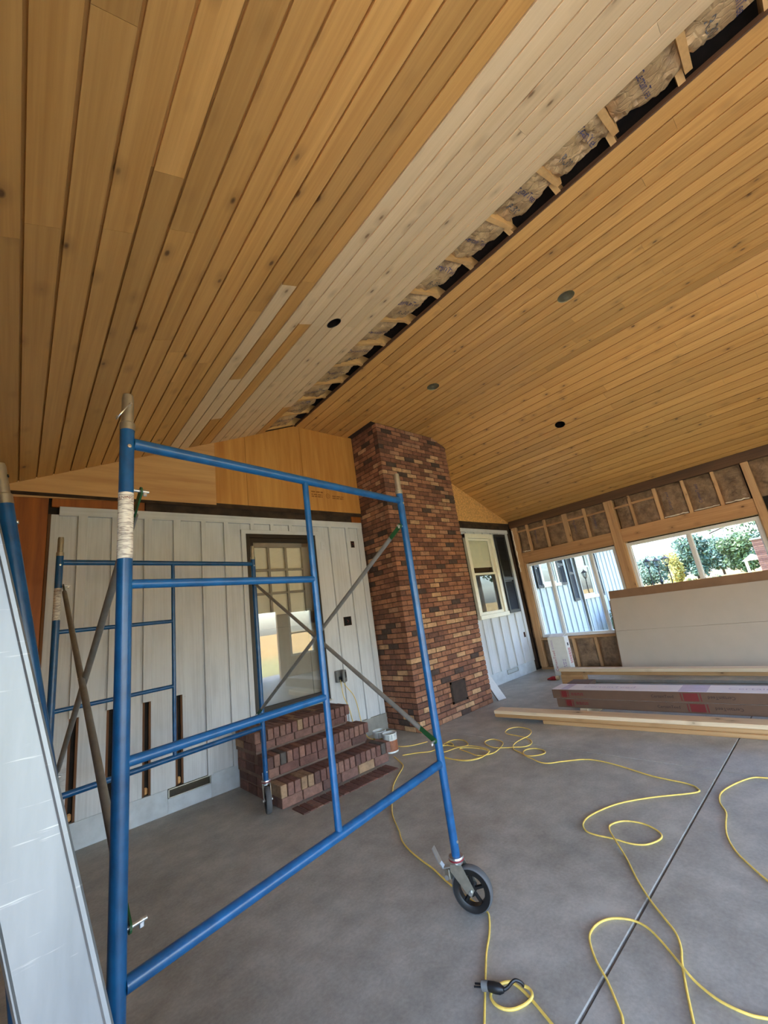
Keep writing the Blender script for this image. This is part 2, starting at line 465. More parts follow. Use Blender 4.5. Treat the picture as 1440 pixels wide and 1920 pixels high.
# ------------------------------------------------------------------ ceiling
T = .018
pitch = .13; ca = 1/math.sqrt(1+SL*SL); cb = 1/math.sqrt(1+SR*SR)
dk = MB()
def slabpoly(off): return [(-.75, zl(-.75)+off), (XA, ZF+off), (XB, ZF+off), (8.5, zr(8.5)+off)]
lo = slabpoly(.19); hi = slabpoly(.33)
dk.prism(lo + hi[::-1], 'y', YB-.6, WY+.5)
ceiling = dk.build('ceiling', M['felt'])
tag(ceiling, 'vaulted tongue and groove pine ceiling with flat centre strip', None, None, 'structure')
PROF = [(.0062,.0008),(.0072,0),(.1228,0),(.1238,.0008),(.1238,.003),(.1195,.0145),(.1303,.0145),(.1303,T),(-.0003,T),(-.0003,.0145),(.0105,.0145),(.0062,.003)]
boards = []
def board(x, z, ang, y0, y1, mat, w=pitch):
    "one lining board: local x across the row, local y along it, face down"
    mb = MB(); k = w/pitch
    mb.prism([(p[0]*k, p[1]) for p in PROF], 'y', y0, y1)
    o = mb.build('ceiling_board', mat)
    me = o.data
    c = (y0+y1)/2
    for v in me.vertices: v.co.y -= c
    o.parent = ceiling; o.location = (x, c, z); o.rotation_euler = (0, -ang, 0)
    boards.append(o); return o
rnd = random.Random(11)
YS, YE = YB, WY + .02
def run(x, z, ang, ye=YE, mat=None, w=pitch, segs=None):
    if segs:
        for a, b, m in segs: board(x, z, ang, a+.0006, b-.0006, M[m], w)
        return
    y = YS; cuts = [YS]
    y += rnd.uniform(.8, 3.6)
    while y < ye - .5:
        cuts.append(y); y += rnd.uniform(2.0, 4.3)
    cuts.append(ye)
    for a, b in zip(cuts, cuts[1:]): board(x, z, ang, a+.0006, b-.0006, M[mat], w)
aL = math.atan(SL); aR = math.atan(SR)
for k in range(-1, 20):                      # left slope, rows from the eave up to the open strip
    x = -.085 + .12035*k
    segs = None; mat = 'pine' if k < 12 else 'pine_pale'
    if k == 10: segs = [(YS,-1.9,'pine'),(-1.9,1.85,'pine'),(1.85,YE,'pine_pale')]
    if k == 11: segs = [(YS,-1.0,'pine'),(-1.0,1.80,'pine'),(1.80,2.45,'pine'),(2.45,3.06,'pine'),(3.06,YE,'pine_pale')]
    if k == 12: segs = [(YS,-.6,'pine_pale'),(-.6,3.89,'pine_pale'),(3.89,YE,'pine')]
    if k == 13: segs = [(YS,-1.6,'pine_pale'),(-1.6,2.25,'pine_pale'),(2.25,YE,'pine')]
    if k == 19: segs = [(YS,-.4,'pine_pale'),(-.4,3.87,'pine_pale'),(3.87,YE,'pine')]
    run(x, zl(x), aL, mat=mat, segs=segs)
nf = 17; wf = (XB-XA)/nf
for k in range(nf):                          # flat strip
    x = XA + wf*k
    ye = 4.03 if (x+wf > 3.84 and x < 5.4) else YE
    run(x, ZF, 0, ye, 'pine', wf)
nr = 24; wr = (XR+.02-XB)/nr
for k in range(nr):                          # right slope
    x = XB + wr*k
    ye = 4.03 if x < 5.34 else YE
    run(x, zr(x), -aR, ye, 'pine', wr/cb)
# dark edge strip where the flat boards stop at the open strip
bx((XA-.012, YS, ZF-.004), (XA-.001, YE, ZF+.03)).build('edge_strip', M['beam_dark'], ceiling)
# rafters, joists and insulation in the open strip
RY = [-.98,-.58,-.185,.209,.6,1.0,1.395,1.79,2.19,2.585,2.99,3.383,3.775,4.2,4.6]
for i, y in enumerate(RY):
    g = rnd.uniform(-.006,.006)
    mb = MB(); x0, x1 = 1.9, 2.715 + rnd.uniform(-.01,.02)
    mb.prism([(x0, zl(x0)+.021), (x1, zl(x1)+.021), (x1+.02, zl(x1)+.17), (x0, zl(x0)+.19)], 'y', y-.019+g, y+.019+g)
    mb.build('rafter', M['rafter'], ceiling, origin=((x0+x1)/2, y, zl(2.3)+.1))
    mb = MB(); s = .04
    mb.box((2.665+rnd.uniform(0,.03), y+s-.019, ZF+.0195), (3.6, y+s+.019, ZF+.14))
    mb.build('joist_end', M['rafter'], ceiling, origin=(3, y+s, ZF+.07))
def batt(name, parent, fn, nu, nv, mat):
    "crumpled paper faced batt: fn(u, v) in 0..1 gives a world point"
    mb = MB(); ids = {}
    for i in range(nu+1):
        for j in range(nv+1): ids[i,j] = mb.pt(fn(i/nu, j/nv))
    for i in range(nu):
        for j in range(nv): mb.f.append([ids[i,j], ids[i+1,j], ids[i+1,j+1], ids[i,j+1]])
    return mb.build(name, mat, parent, smooth=True)
def crumple(x, y, seed, amp):
    p = Vector((x*5.0+seed*3.1, y*5.0-seed*1.7, seed))
    a = noise.noise(p); b = abs(noise.noise(p*2.3+Vector((4,1,7)))); c = abs(noise.noise(p*5.1+Vector((1,9,2))))
    return amp*(.9*a + .9*b + .45*c - .35)
for i, (ya, yb) in enumerate(zip(RY, RY[1:])):
    ya += .02; yb -= .02; sd = i*1.37+2; cut = 2.735 + .05*noise.noise(Vector((i*2.2, 1, 0)))
    def fnc(u, v, ya=ya, yb=yb, sd=sd, cut=cut):
        x = 2.05 + u*(2.765-2.05); y = ya + v*(yb-ya)
        edge = min(v, 1-v)
        xe = min(x, cut + .05*noise.noise(Vector((y*9, sd, 3))))
        lift = max(0, u-.80)**1.3*1.0 * (1+.6*noise.noise(Vector((y*6, sd, 0))))
        z = zl(x) + .055 - .03*math.sin(math.pi*v) + crumple(x, y, sd, .06) + lift*.9
        return (x if u < .82 else x*.55+xe*.45, y, max(z, zl(x)+.024))
    b_ = batt('insulation_batt', ceiling, fnc, 30, 22, M['batt'])
    for txt, sz, uc, vc, mt in (('CertainTeed', .062, .62, .28+.1*((i*7)%3), 'blueprint'), ('R-30', .075, .66, .72, 'greyprint')):
        if i % 3 == 2 and txt == 'R-30': continue
        def onb(a, b, uc=uc, vc=vc, fnc=fnc, ya=ya, yb=yb):
            u = uc + a/.69; v = vc - b/(yb-ya)
            u = min(max(u, 0), .8); v = min(max(v, 0), 1)
            p = fnc(u, v); return (p[0], p[1], p[2]-.004)
        text_on('printed_lettering', txt, sz, onb, M[mt], b_)

# recessed light cans with holes bored through the boards
def recessed(name, c, nrm, r, label, lining, group):
    c = Vector(c); nrm = Vector(nrm).normalized()
    cut = MB(); cut.lathe([(0,-.05),(r,-.05),(r,.05),(0,.05)], c, nrm, 32)
    co = cut.build('cutter', M['dark'])
    bpy.context.view_layer.update()
    for o in list(boards):
        inv = o.matrix_world.inverted(); l = inv @ c
        xs = [v.co.x for v in o.data.vertices]; ys = [v.co.y for v in o.data.vertices]
        if min(xs)-r < l.x < max(xs)+r and min(ys)-r < l.y < max(ys)+r:
            md = o.modifiers.new('hole', 'BOOLEAN'); md.operation = 'DIFFERENCE'; md.object = co; md.solver = 'EXACT'
            dg = bpy.context.evaluated_depsgraph_get(); dg.update()
            me = bpy.data.meshes.new_from_object(o.evaluated_get(dg))
            o.modifiers.remove(md)
            if len(me.polygons) > 3: o.data = me
    bpy.data.objects.remove(co)
    e = empty(name, c, label, 'light fitting', group)
    MB().lathe([(r*.985,.0),(r*.985,.115),(r*.7,.128),(0,.13)], c, nrm, 32).build('can_housing', M[lining], e, True)
    MB().lathe([(r*.97,.002),(r*.99,-.0015),(r*1.03,-.002),(r*1.035,.001)], c, nrm, 32).build('rim', M['canblack' if lining == 'canblack' else 'canlight'], e, True)
    MB().lathe([(0,.125),(.022,.125),(.024,.09),(.018,.082),(0,.08)], c, nrm, 16).build('lamp_socket', M['zinc'], e, True)
    return e
NL = Vector((-SL,0,1)); NR = Vector((SR,0,1))
G = 'recessed light cans in the board ceiling'
recessed('recessed_light', (1.808,2.225,zl(1.808)), NL, .062, 'black recessed light can in the pale unstained boards', 'canblack', G)
recessed('recessed_light', (3.886,2.907,ZF), (0,0,1), .078, 'silver recessed light can in the flat strip, nearer the chimney', 'canlight', G)
recessed('recessed_light', (3.889,1.10,ZF), (0,0,1), .078, 'silver recessed light can in the flat strip, farther from the chimney', 'canlight', G)
recessed('recessed_light', (5.97,2.273,zr(5.97)), NR, .07, 'black recessed light can in the slope above the windows', 'canblack', G)

# ------------------------------------------------------------------ house wall
wb = MB()
y0, y1 = WY+.03, WY+.16
for a, b, c, d in ((-.33,2.0,0,2.95),(2.0,2.945,0,.57),(2.0,2.945,2.635,2.95),(2.945,6.33,0,2.95),(6.33,7.12,0,1.24),(6.33,7.12,2.68,2.95),
                   (7.12,8.84,0,2.95),(8.84,9.58,0,1.66),(9.58,10.70,0,2.95),(10.70,11.50,0,1.30),(11.50,15.5,0,2.95)):
    wb.box((a,y0,c),(b,y1,d))
wb.box((8.84,y0,2.62),(9.58,y1,2.95)); wb.box((10.70,y0,2.68),(11.50,y1,2.95))
wb.prism([(-.33,2.95),(8.1,2.95),(8.1,zr(8.1)+.15),(XB,ZF+.15),(XA,ZF+.15),(-.33,zl(-.33)+.15)], 'y', y0, y1)
wall_back = wb.build('wall_back', M['felt'])
tag(wall_back, 'house wall in grey white board and batten siding below plywood gable', None, None, 'structure')
def wp(name, a, b, mat, ch=.003):
    mb = MB().bbox(a, b, ch)
    return mb.build(name, M[mat], wall_back, origin=((a[0]+b[0])/2, (a[1]+b[1])/2, (a[2]+b[2])/2))
TB = .016
BAT = [.397, .665, .945, 1.222, 1.497, 1.75]
# boards left of the door (gaps sit under the battens)
ed = [.157] + BAT + [1.93]
for i in range(len(ed)-1):
    a = ed[i] + ((.034 if ed[i] < 1.3 else .02) if i else 0); b = ed[i+1] - ((.034 if ed[i+1] < 1.3 else .02) if i < len(ed)-2 else 0)
    wp('siding_board', (a, WY, .205), (b, WY+TB, 2.79), 'siding')
for x in BAT:
    low = 1.0 if x < 1.3 else .205
    hw = .037 if x < 1.3 else .026
    wp('batten', (x-hw, WY-.028, low+rnd.uniform(-.01,.01)), (x+hw, WY, 2.78), 'siding', .002)
    if x < 1.3:        # cut out below: raw edges and rotten wood inside the slot
        for s in (-1, 1): wp('slot_edge', (x+s*.031-(.014 if s > 0 else .006), WY+.004, .21), (x+s*.031+(.006 if s > 0 else .016), WY+.03, 1.0), 'rot', .002)
        wp('rotten_block', (x-.02, WY+.006, .215), (x+.012, WY+.03, .275), 'ply_pale', .01)
# a small patch of horizontal slats near the left slot
for q in range(4): wp('patch_slat', (.262, WY-.006, .50+q*.045), (.362, WY, .535+q*.045), 'siding', .002)
# above the door and to its right
wp('siding_board', (1.93, WY, 2.70), (3.0, WY+TB, 2.79), 'siding')
for x in (2.07, 2.33, 2.59, 2.86): wp('batten', (x-.024, WY-.028, 2.695), (x+.024, WY, 2.78), 'siding', .002)
ed = [3.0, 3.21, 3.50, 3.775]
for i in range(3): wp('siding_board', (ed[i]+(.003 if i else 0), WY, .205), (ed[i+1]-.003, WY+TB, 2.79), 'siding')
for x in (3.21, 3.50): wp('batten', (x-.024, WY-.028, .205), (x+.024, WY, 2.78), 'siding', .002)
wp('corner_trim', (3.70, WY-.022, .205), (3.79, WY, 2.78), 'siding')
wp('frieze_board', (.215, WY-.028, 2.775), (3.79, WY+TB, 2.862), 'sidetrim')
# door casing
wp('door_casing', (1.928, WY-.022, .45), (1.985, WY+.02, 2.70), 'siding')
wp('door_casing', (2.955, WY-.022, .45), (3.01, WY+.02, 2.70), 'siding')
wp('door_casing', (1.928, WY-.023, 2.65), (3.01, WY+.02, 2.70), 'sidetrim')
wp('door_sill_board', (1.94, WY-.03, .40), (3.0, WY+.02, .565), 'siding')
wp('siding_board', (1.935, WY+.001, .205), (2.995, WY+TB, .42), 'siding')
# band and plywood above
wp('flashing_band', (.92, WY-.008, 2.862), (3.62, WY+.03, 3.06), 'flash', .006)
wp('band_plywood', (.157, WY-.004, 2.862), (.915, WY+.03, 3.06), 'ply_red')
wp('band_plywood', (3.625, WY-.012, 2.862), (3.80, WY+.03, 2.99), 'ply_red')
wp('corner_plywood', (XL, WY-.004, 0), (.134, WY+.03, 3.03), 'ply_red')
wp('band_edge', (.135, WY-.006, .2), (.158, WY+.018, 2.79), 'rot')
def gable(name, xs, zb, mat, y=WY-.014, t=.014):
    xa, xb = xs
    def top(x): return (zl(x) if x < XA else (ZF if x < XB else zr(x))) + .012
    pts = [(xa, zb[0]), (xb, zb[1])]
    for x in (xb,) + tuple(x for x in (XB, XA) if xa < x < xb) + (xa,): pts.append((x, top(x)))
    MB().prism(pts, 'y', y, y+t).build(name, M[mat], wall_back, origin=((xa+xb)/2, y, 3.4))
gable('plywood_panel', (-.175, 1.652), (2.932, 2.985), 'ply_pale', WY-.022)
gable('plywood_panel', (1.656, 2.040), (2.99, 2.998), 'ply')
gable('plywood_panel', (2.044, 2.862), (2.998, 3.0), 'ply')
gable('plywood_panel', (2.866, 3.815), (3.003, 3.012), 'ply')
gable('plywood_panel', (5.30, 7.93), (3.0, 3.03), 'osb', WY-.012)
def stampfn(x0, z0): return lambda a, b: (x0+a, WY-.0155, z0+b)
pp = [o for o in wall_back.children if o.name.startswith('plywood_panel')][3]
for k, (xx, zz, w_, h_) in enumerate(((3.07,3.29,.20,.034),(3.06,3.235,.18,.06),(3.42,3.235,.20,.06))):
    dashes('grade_stamp', stampfn(xx, zz), w_, h_, 1 if k == 0 else 2, 'inkprint', pp, k)
mb = MB(); mb.lathe([(.036,0),(.036,.0006),(.030,.0006),(.030,0)], (3.245,WY-.0145,3.245), (0,-1,0), 24, True); mb.lathe([(.018,0),(.018,.0006),(.013,.0006),(.013,0)], (3.245,WY-.0145,3.245), (0,-1,0), 18, True); mb.build('stamp_ring', M['inkprint'], pp)
# right of the chimney
ed = [5.36, 5.80, 6.075, 6.35, 6.625, 6.90, 7.175, 7.45, 7.72]
for i in range(len(ed)-1):
    a, b = ed[i]+.003, ed[i+1]-.003
    if b < 6.30 or a > 7.15: wp('siding_board', (a, WY, .205), (b, WY+TB, 2.80), 'siding')
    else:
        wp('siding_board', (a, WY, .205), (b, WY+TB, 1.16), 'siding')
        wp('siding_board', (a, WY, 2.76), (b, WY+TB, 2.80), 'siding')
for x in ed[1:-1]:
    for za, zb in ((.205, 1.15), (2.765, 2.80)) if 6.28 < x < 7.7 else ((.205, 2.80),):
        wp('batten', (x-.022, WY-.026, za), (x+.022, WY, zb), 'siding', .002)
wp('corner_trim', (7.70, WY-.022, .205), (7.785, WY+.01, 2.80), 'siding')
wp('frieze_board', (5.38, WY-.03, 2.80), (7.80, WY+.01, 2.872), 'sidetrim')
wp('flashing_band', (5.38, WY-.006, 2.875), (7.93, WY+.03, 3.0), 'flash', .006)
wp('corner_flashing', (7.79, WY+.002, .05), (7.925, WY+.03, 2.87), 'flash')
# outside, beyond the right wall, the same wall runs on
x = 8.12
ed = []
while x < 15.2: ed.append(x); x += .275
HOLES = [(8.80,9.62,1.58,2.72), (10.62,11.60,1.17,2.78)]
for a, b in zip(ed, ed[1:]):
    h = [q for q in HOLES if a < q[1]-.03 and b > q[0]+.03]
    spans = [(.25, 2.86)] if not h else [(.25, h[0][2]+.01), (h[0][3]-.01, 2.86)]
    for za, zb in spans: wp('siding_board', (a+.003, WY, za), (b-.003, WY+TB, zb), 'siding')
for x in ed:
    h = [q for q in HOLES if q[0]-.03 < x < q[1]+.03]
    spans = [(.25, 2.86)] if not h else [(.25, h[0][2]), (h[0][3], 2.86)]
    for za, zb in spans: wp('batten', (x-.022, WY-.026, za), (x+.022, WY, zb), 'siding', .002)
# foundation
wp('foundation', (.13, WY-.004, 0), (1.118, WY+.03, .205), 'found')
wp('foundation', (1.505, WY-.004, 0), (3.40, WY+.03, .205), 'found')
wp('foundation', (1.118, WY-.004, 0), (1.505, WY+.03, .125), 'found')
wp('foundation', (3.40, WY-.004, 0), (3.83, WY+.03, .2), 'found_bare')
wp('foundation', (5.36, WY-.004, 0), (7.79, WY+.03, .205), 'found')
wp('foundation', (8.10, WY-.004, -.2), (15.4, WY+.03, .25), 'found')

def vent(x0, x1, z0, z1, label):
    e = empty('foundation_vent', ((x0+x1)/2, WY, z0), label, 'vent', 'foundation vents')
    mb = MB()
    mb.box((x0,WY-.012,z0),(x1,WY+.02,z0+.008)); mb.box((x0,WY-.012,z1-.008),(x1,WY+.02,z1)); mb.box((x0,WY-.012,z0),(x0+.01,WY+.02,z1)); mb.box((x1-.01,WY-.012,z0),(x1,WY+.02,z1))
    mb.build('vent_frame', M['steel'], e)
    for k in range(4):
        z = z0+.012+k*(z1-z0-.02)/4
        MB().prism([(WY-.008,z),(WY-.006,z),(WY+.012,z+.012),(WY+.010,z+.012)], 'x', x0+.01, x1-.01).build('louvre', M['steel'], e)
    bx((x0,WY+.018,z0),(x1,WY+.022,z1)).build('screen', M['dark'], e)
vent(1.12, 1.50, .128, .203, 'galvanised louvred vent in the foundation left of the brick steps')
vent(6.79, 7.16, .115, .19, 'louvred vent in the foundation under the shuttered window')

# electrical boxes
def jbox(x0, x1, z0, z1, label):
    e = empty('junction_box', ((x0+x1)/2, WY, z0), label, 'electrical box', 'open electrical boxes in the siding')
    mb = MB(); t = .004; y = WY-.004
    mb.box((x0-t,y,z0-t),(x0,WY+.01,z1+t)); mb.box((x1,y,z0-t),(x1+t,WY+.01,z1+t)); mb.box((x0,y,z1),(x1,WY+.01,z1+t)); mb.box((x0,y,z0-t),(x1,WY+.01,z0))
    mb.build('box_rim', M['rot'], e)
    bx((x0,WY-.002,z0),(x1,WY-.0005,z1)).build('box_interior', M['dark'], e)
    cx, cz = (x0+x1)/2, (z0+z1)/2
    MB().tube(smoothpath([(cx-.012,WY-.004,cz+.02),(cx+.01,WY-.012,cz),(cx-.006,WY-.006,cz-.02)]), .0035, 6).build('loose_wire', M['redprint'], e, True)
jbox(3.567, 3.622, 2.49, 2.578, 'small black open switch box high on siding beside chimney')
jbox(3.29, 3.41, 1.41, 1.52, 'wide open outlet box with wires at mid height beside door')
jbox(7.62, 7.67, .67, .76, 'small black outlet box in siding near the window corner')
e = empty('siding_patch', (3.07, WY, 2.45), 'small square painted patch on the siding right of the door top', 'patch')
MB().bbox((3.04,WY-.008,2.455),(3.097,WY-.0005,2.565),.002).build('patch_board', M['siding'], e)
# outlet box with bubble cover
e = empty('outlet_box', (3.125, WY, .72), 'grey weatherproof outlet box with open cover beside the door', 'outlet')
MB().bbox((3.05,WY-.055,.735),(3.165,WY,.875),.006).build('box_body', M['outlet'], e)
mb = MB(); mb.M = Matrix.Translation((3.165, WY-.055, .80)) @ Matrix.Rotation(math.radians(35), 4, 'Z')
mb.bbox((-.10,-.035,-.075),(.0,-.0,.075),.012); mb.build('cover', M['outlet'], e)
mb = MB(); mb.M = Matrix.Translation((3.165, WY-.055, .80)) @ Matrix.Rotation(math.radians(35), 4, 'Z')
mb.bbox((-.07,-.039,-.02),(-.03,-.034,.05),.002); mb.build('cover_window', M['black'], e)
for k in (-.02, .02): MB().bbox((3.095+k,WY-.075,.765),(3.12+k,WY-.055,.80),.003).build('plug', M['black'], e)

# ------------------------------------------------------------------ storm door
door = empty('door_1', (2.47, WY, .57), 'dark bronze storm door with nine light door and blinds behind', None, None, 'structure')
def dp(name, a, b, mat, ch=.003, par=None): return MB().bbox(a, b, ch).build(name, M[mat], par or door)
dp('frame_side', (1.985,WY-.02,.57),(2.03,WY+.03,2.65),'bronze'); dp('frame_side', (2.91,WY-.02,.57),(2.955,WY+.03,2.65),'bronze')
dp('frame_head', (1.985,WY-.021,2.60),(2.955,WY+.03,2.65),'bronze')
dp('stile', (2.03,WY-.012,.575),(2.075,WY+.018,2.60),'bronze'); dp('stile', (2.865,WY-.012,.575),(2.91,WY+.018,2.60),'bronze')
dp('rail', (2.07,WY-.011,2.545),(2.87,WY+.018,2.60),'bronze'); dp('rail', (2.07,WY-.011,.575),(2.87,WY+.018,.675),'bronze')
dp('glass_pane', (2.07,WY-.001,.67),(2.87,WY+.003,2.55),'stormglass',.0005)
dp('threshold', (1.99,WY-.05,.555),(2.95,WY+.03,.576),'steel')
mb = MB(); mb.tube(smoothpath([(2.055,WY-.012,1.02),(2.055,WY-.05,1.03),(2.055,WY-.055,1.10),(2.055,WY-.05,1.17),(2.055,WY-.012,1.18)],4), .009, 8)
h = mb.build('door_handle', M['black'], door, True); dp('handle_plate', (2.04,WY-.017,1.0),(2.07,WY-.011,1.2),'black',.002,h)
# inner door
ID = WY+.085
inn = dp('inner_door', (2.03,ID,.575),(2.08,ID+.04,2.60),'doorin')
for nm, a, b in (('inner_stile',(2.79,ID,.575),(2.91,ID+.04,2.60)),('inner_rail',(2.03,ID,2.505),(2.91,ID+.04,2.60)),('inner_rail',(2.03,ID,1.50),(2.91,ID+.04,1.66)),('inner_panel',(2.08,ID+.012,.575),(2.80,ID+.036,1.5))):
    dp(nm, a, b, 'doorin', .003, inn)
for x in (2.315, 2.555): dp('muntin', (x-.014,ID+.002,1.66),(x+.014,ID+.035,2.505),'doorin',.002,inn)
for z in (1.925, 2.215): dp('muntin', (2.08,ID+.003,z-.014),(2.79,ID+.034,z+.014),'doorin',.002,inn)
mb = MB()
for k in range(40):
    z = 1.64+k*.022
    mb.prism([(ID+.056,z),(ID+.0565,z),(ID+.0505,z+.0215),(ID+.050,z+.0215)], 'x', 2.07, 2.80)
tag(mb.build('blind', M['blind'], inn), None, None, None, 'stuff')
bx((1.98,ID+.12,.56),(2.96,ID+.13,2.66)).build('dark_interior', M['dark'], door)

# ------------------------------------------------------------------ house windows (double hung)
def dhwin(name, x0, x1, z0, z1, label, blinddrop, parent=None):
    e = empty(name, ((x0+x1)/2, WY, z0), label, None, None, 'structure')
    def q(nm, a, b, mat='whitewin', ch=.004, par=e): return MB().bbox(a, b, ch).build(nm, M[mat], par)
    c = .085
    q('casing', (x0,WY-.035,z0+.05),(x0+c,WY+.03,z1)); q('casing', (x1-c,WY-.035,z0+.05),(x1,WY+.03,z1)); q('casing', (x0,WY-.036,z1-c),(x1,WY+.03,z1))
    q('sill', (x0-.01,WY-.06,z0),(x1+.01,WY+.03,z0+.075))
    a, b, zz0, zz1 = x0+c, x1-c, z0+.075, z1-c; zm = (zz0+zz1)/2 + .03
    for s, (za, zb, y) in enumerate(((zm-.02, zz1, WY+.018), (zz0, zm+.02, WY-.006))):
        f = q('sash', (a,y,za),(a+.05,y+.022,zb)); q('sash_stile', (b-.05,y,za),(b,y+.022,zb),par=f)
        q('sash_rail', (a+.045,y+.001,zb-.04),(b-.045,y+.021,zb),par=f); q('sash_rail', (a+.045,y+.001,za),(b-.045,y+.021,za+(.05 if s else .04)),par=f)
        q('pane', (a+.045,y+.009,za+.035),(b-.045,y+.012,zb-.035),'houseglass',.0005,f)
    mb = MB(); z = zz1
    while z > zz1-blinddrop:
        mb.prism([(WY+.056,z-.022),(WY+.0565,z-.022),(WY+.0505,z-.0005),(WY+.05,z-.0005)], 'x', a, b); z -= .022
    tag(mb.build('blind', M['blind'], e), None, None, None, 'stuff')
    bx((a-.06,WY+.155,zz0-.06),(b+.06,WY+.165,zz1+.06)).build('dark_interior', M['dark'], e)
    return e
dhwin('window_1', 6.268, 7.192, 1.148, 2.766, 'white double hung window with half lowered blind beside brick chimney', .55)
def shutter(x0, x1, z0, z1, label, y=WY):
    e = empty('window_shutter', ((x0+x1)/2, y-.02, z0), label, 'shutter', 'black louvred window shutters')
    def q(nm, a, b): return MB().bbox(a, b, .003).build(nm, M['shutter'], e)
    ya, yb = y-.045, y-.018
    q('stile', (x0,ya,z0),(x0+.045,yb,z1)); q('stile', (x1-.045,ya,z0),(x1,yb,z1))
    zm = z0+(z1-z0)*.42
    for za, zb in ((z0,z0+.06),(zm-.03,zm+.03),(z1-.06,z1)): q('rail', (x0+.04,ya+.001,za),(x1-.04,yb-.001,zb))
    mb = MB(); z = z0+.07
    while z < z1-.075:
        if abs(z+.012-zm) > .05: mb.prism([(ya+.002,z),(ya+.008,z),(yb-.002,z+.022),(yb-.008,z+.022)], 'x', x0+.04, x1-.04)
        z += .026
    tag(mb.build('louvres', M['shutter'], e), None, None, None, 'stuff')
    bx((x0+.04,yb-.002,z0+.05),(x1-.04,yb,z1-.05)).build('backing', M['shutter'], e)
shutter(7.25, 7.64, 1.172, 2.770, 'black louvred shutter beside the white window in the room corner')
dhwin('window_4', 8.80, 9.62, 1.58, 2.72, 'small white window outdoors on the farther siding, seen through glass', .1)
shutter(8.555, 8.79, 1.575, 2.75, 'narrow black shutter outdoors left of the small window')
shutter(9.63, 10.0, 1.585, 2.75, 'wide black shutter outdoors right of the small window')
dhwin('window_5', 10.62, 11.60, 1.17, 2.78, 'larger white double hung window outdoors above the shrub', .1)
shutter(10.17, 10.47, 1.165, 2.78, 'black shutter outdoors left of the larger window')
shutter(11.80, 12.05, 1.18, 2.78, 'black shutter outdoors right of the larger window')

# ------------------------------------------------------------------ right wall
wrm = MB()
WIN = [(2.66,4.45,.60,2.10),(.67,2.48,.60,2.10)]
wrm.box((8.07,YB,0),(8.10,WY+.02,.60)); wrm.box((8.07,YB,2.10),(8.10,WY+.02,3.05))
yy = sorted([w[0] for w in WIN]+[w[1] for w in WIN]); prev = YB
for w in sorted(WIN):
    wrm.box((8.07,prev,.60),(8.10,w[0],2.10)); prev = w[1]
wrm.box((8.07,prev,.60),(8.10,WY+.02,2.10))
wall_right = wrm.build('wall_right', M['felt'])
tag(wall_right, 'open stud wall with kraft faced insulation and two sliding windows', None, None, 'structure')
def rp(name, a, b, mat='stud', ch=.003):
    return MB().bbox(a, b, ch).build(name, M[mat], wall_right, origin=((a[0]+b[0])/2,(a[1]+b[1])/2,(a[2]+b[2])/2))
rp('top_beam', (XR-.02, YB+.02, 2.906), (8.06, WY-.03, 3.062), 'beam_dark', .006)
STY = [(4.24,.045),(3.845,.045),(3.415,.095),(3.03,.045),(2.23,.04),(1.83,.05),(1.42,.045),(1.018,.045)]
for y, w in STY: rp('stud', (XR, y-w/2, 2.34), (8.068, y+w/2, 2.905))
rp('window_header', (XR-.004, 2.655, 2.122), (8.066, 4.485, 2.338), 'stud_y'); rp('window_header', (XR-.004, .668, 2.125), (8.066, 2.50, 2.36), 'stud_y')
def rough_post(y0, y1, x0=XR-.02):
    return rp('post', (x0, y0, .045), (8.066, y1, 2.905))
rough_post(2.50, 2.652); rough_post(.575, .665); rough_post(4.487, 4.60, XR-.01)
rp('post_ply', (XR-.028, 2.53, .045), (XR-.02, 2.575, 2.905)); 
for a, b, z in ((4.262,4.487,2.80),(3.868,4.217,2.77),(3.463,3.822,2.765),(3.053,3.367,2.757),(2.653,3.007,2.752),(2.25,2.50,2.75),(1.855,2.21,2.76)):
    rp('blocking', (XR+.004, a, z-.018), (8.06, b, z+.018), 'stud_y')
rp('sole_plate', (XR-.005, YB+.1, 0), (8.066, WY-.05, .042), 'stud_y')
rp('rough_sill', (XR-.006, 2.655, .553), (8.066, 4.485, .596), 'stud_y'); rp('rough_sill', (XR-.006, .668, .553), (8.066, 2.497, .596), 'stud_y')
for y in (4.20, 3.84, 3.42, 3.03): rp('stud', (XR, y-.022, .043), (8.068, y+.022, .552))
for y in (2.2, 1.8, 1.4, 1.0): rp('stud', (XR, y-.022, .043), (8.068, y+.022, .552))
for y0, y1 in ((2.652,2.665),(4.452,4.486),(.666,.676),(2.483,2.5)):
    rp('jamb_lining', (XR-.012, y0, .60), (8.066, y1, 2.12))
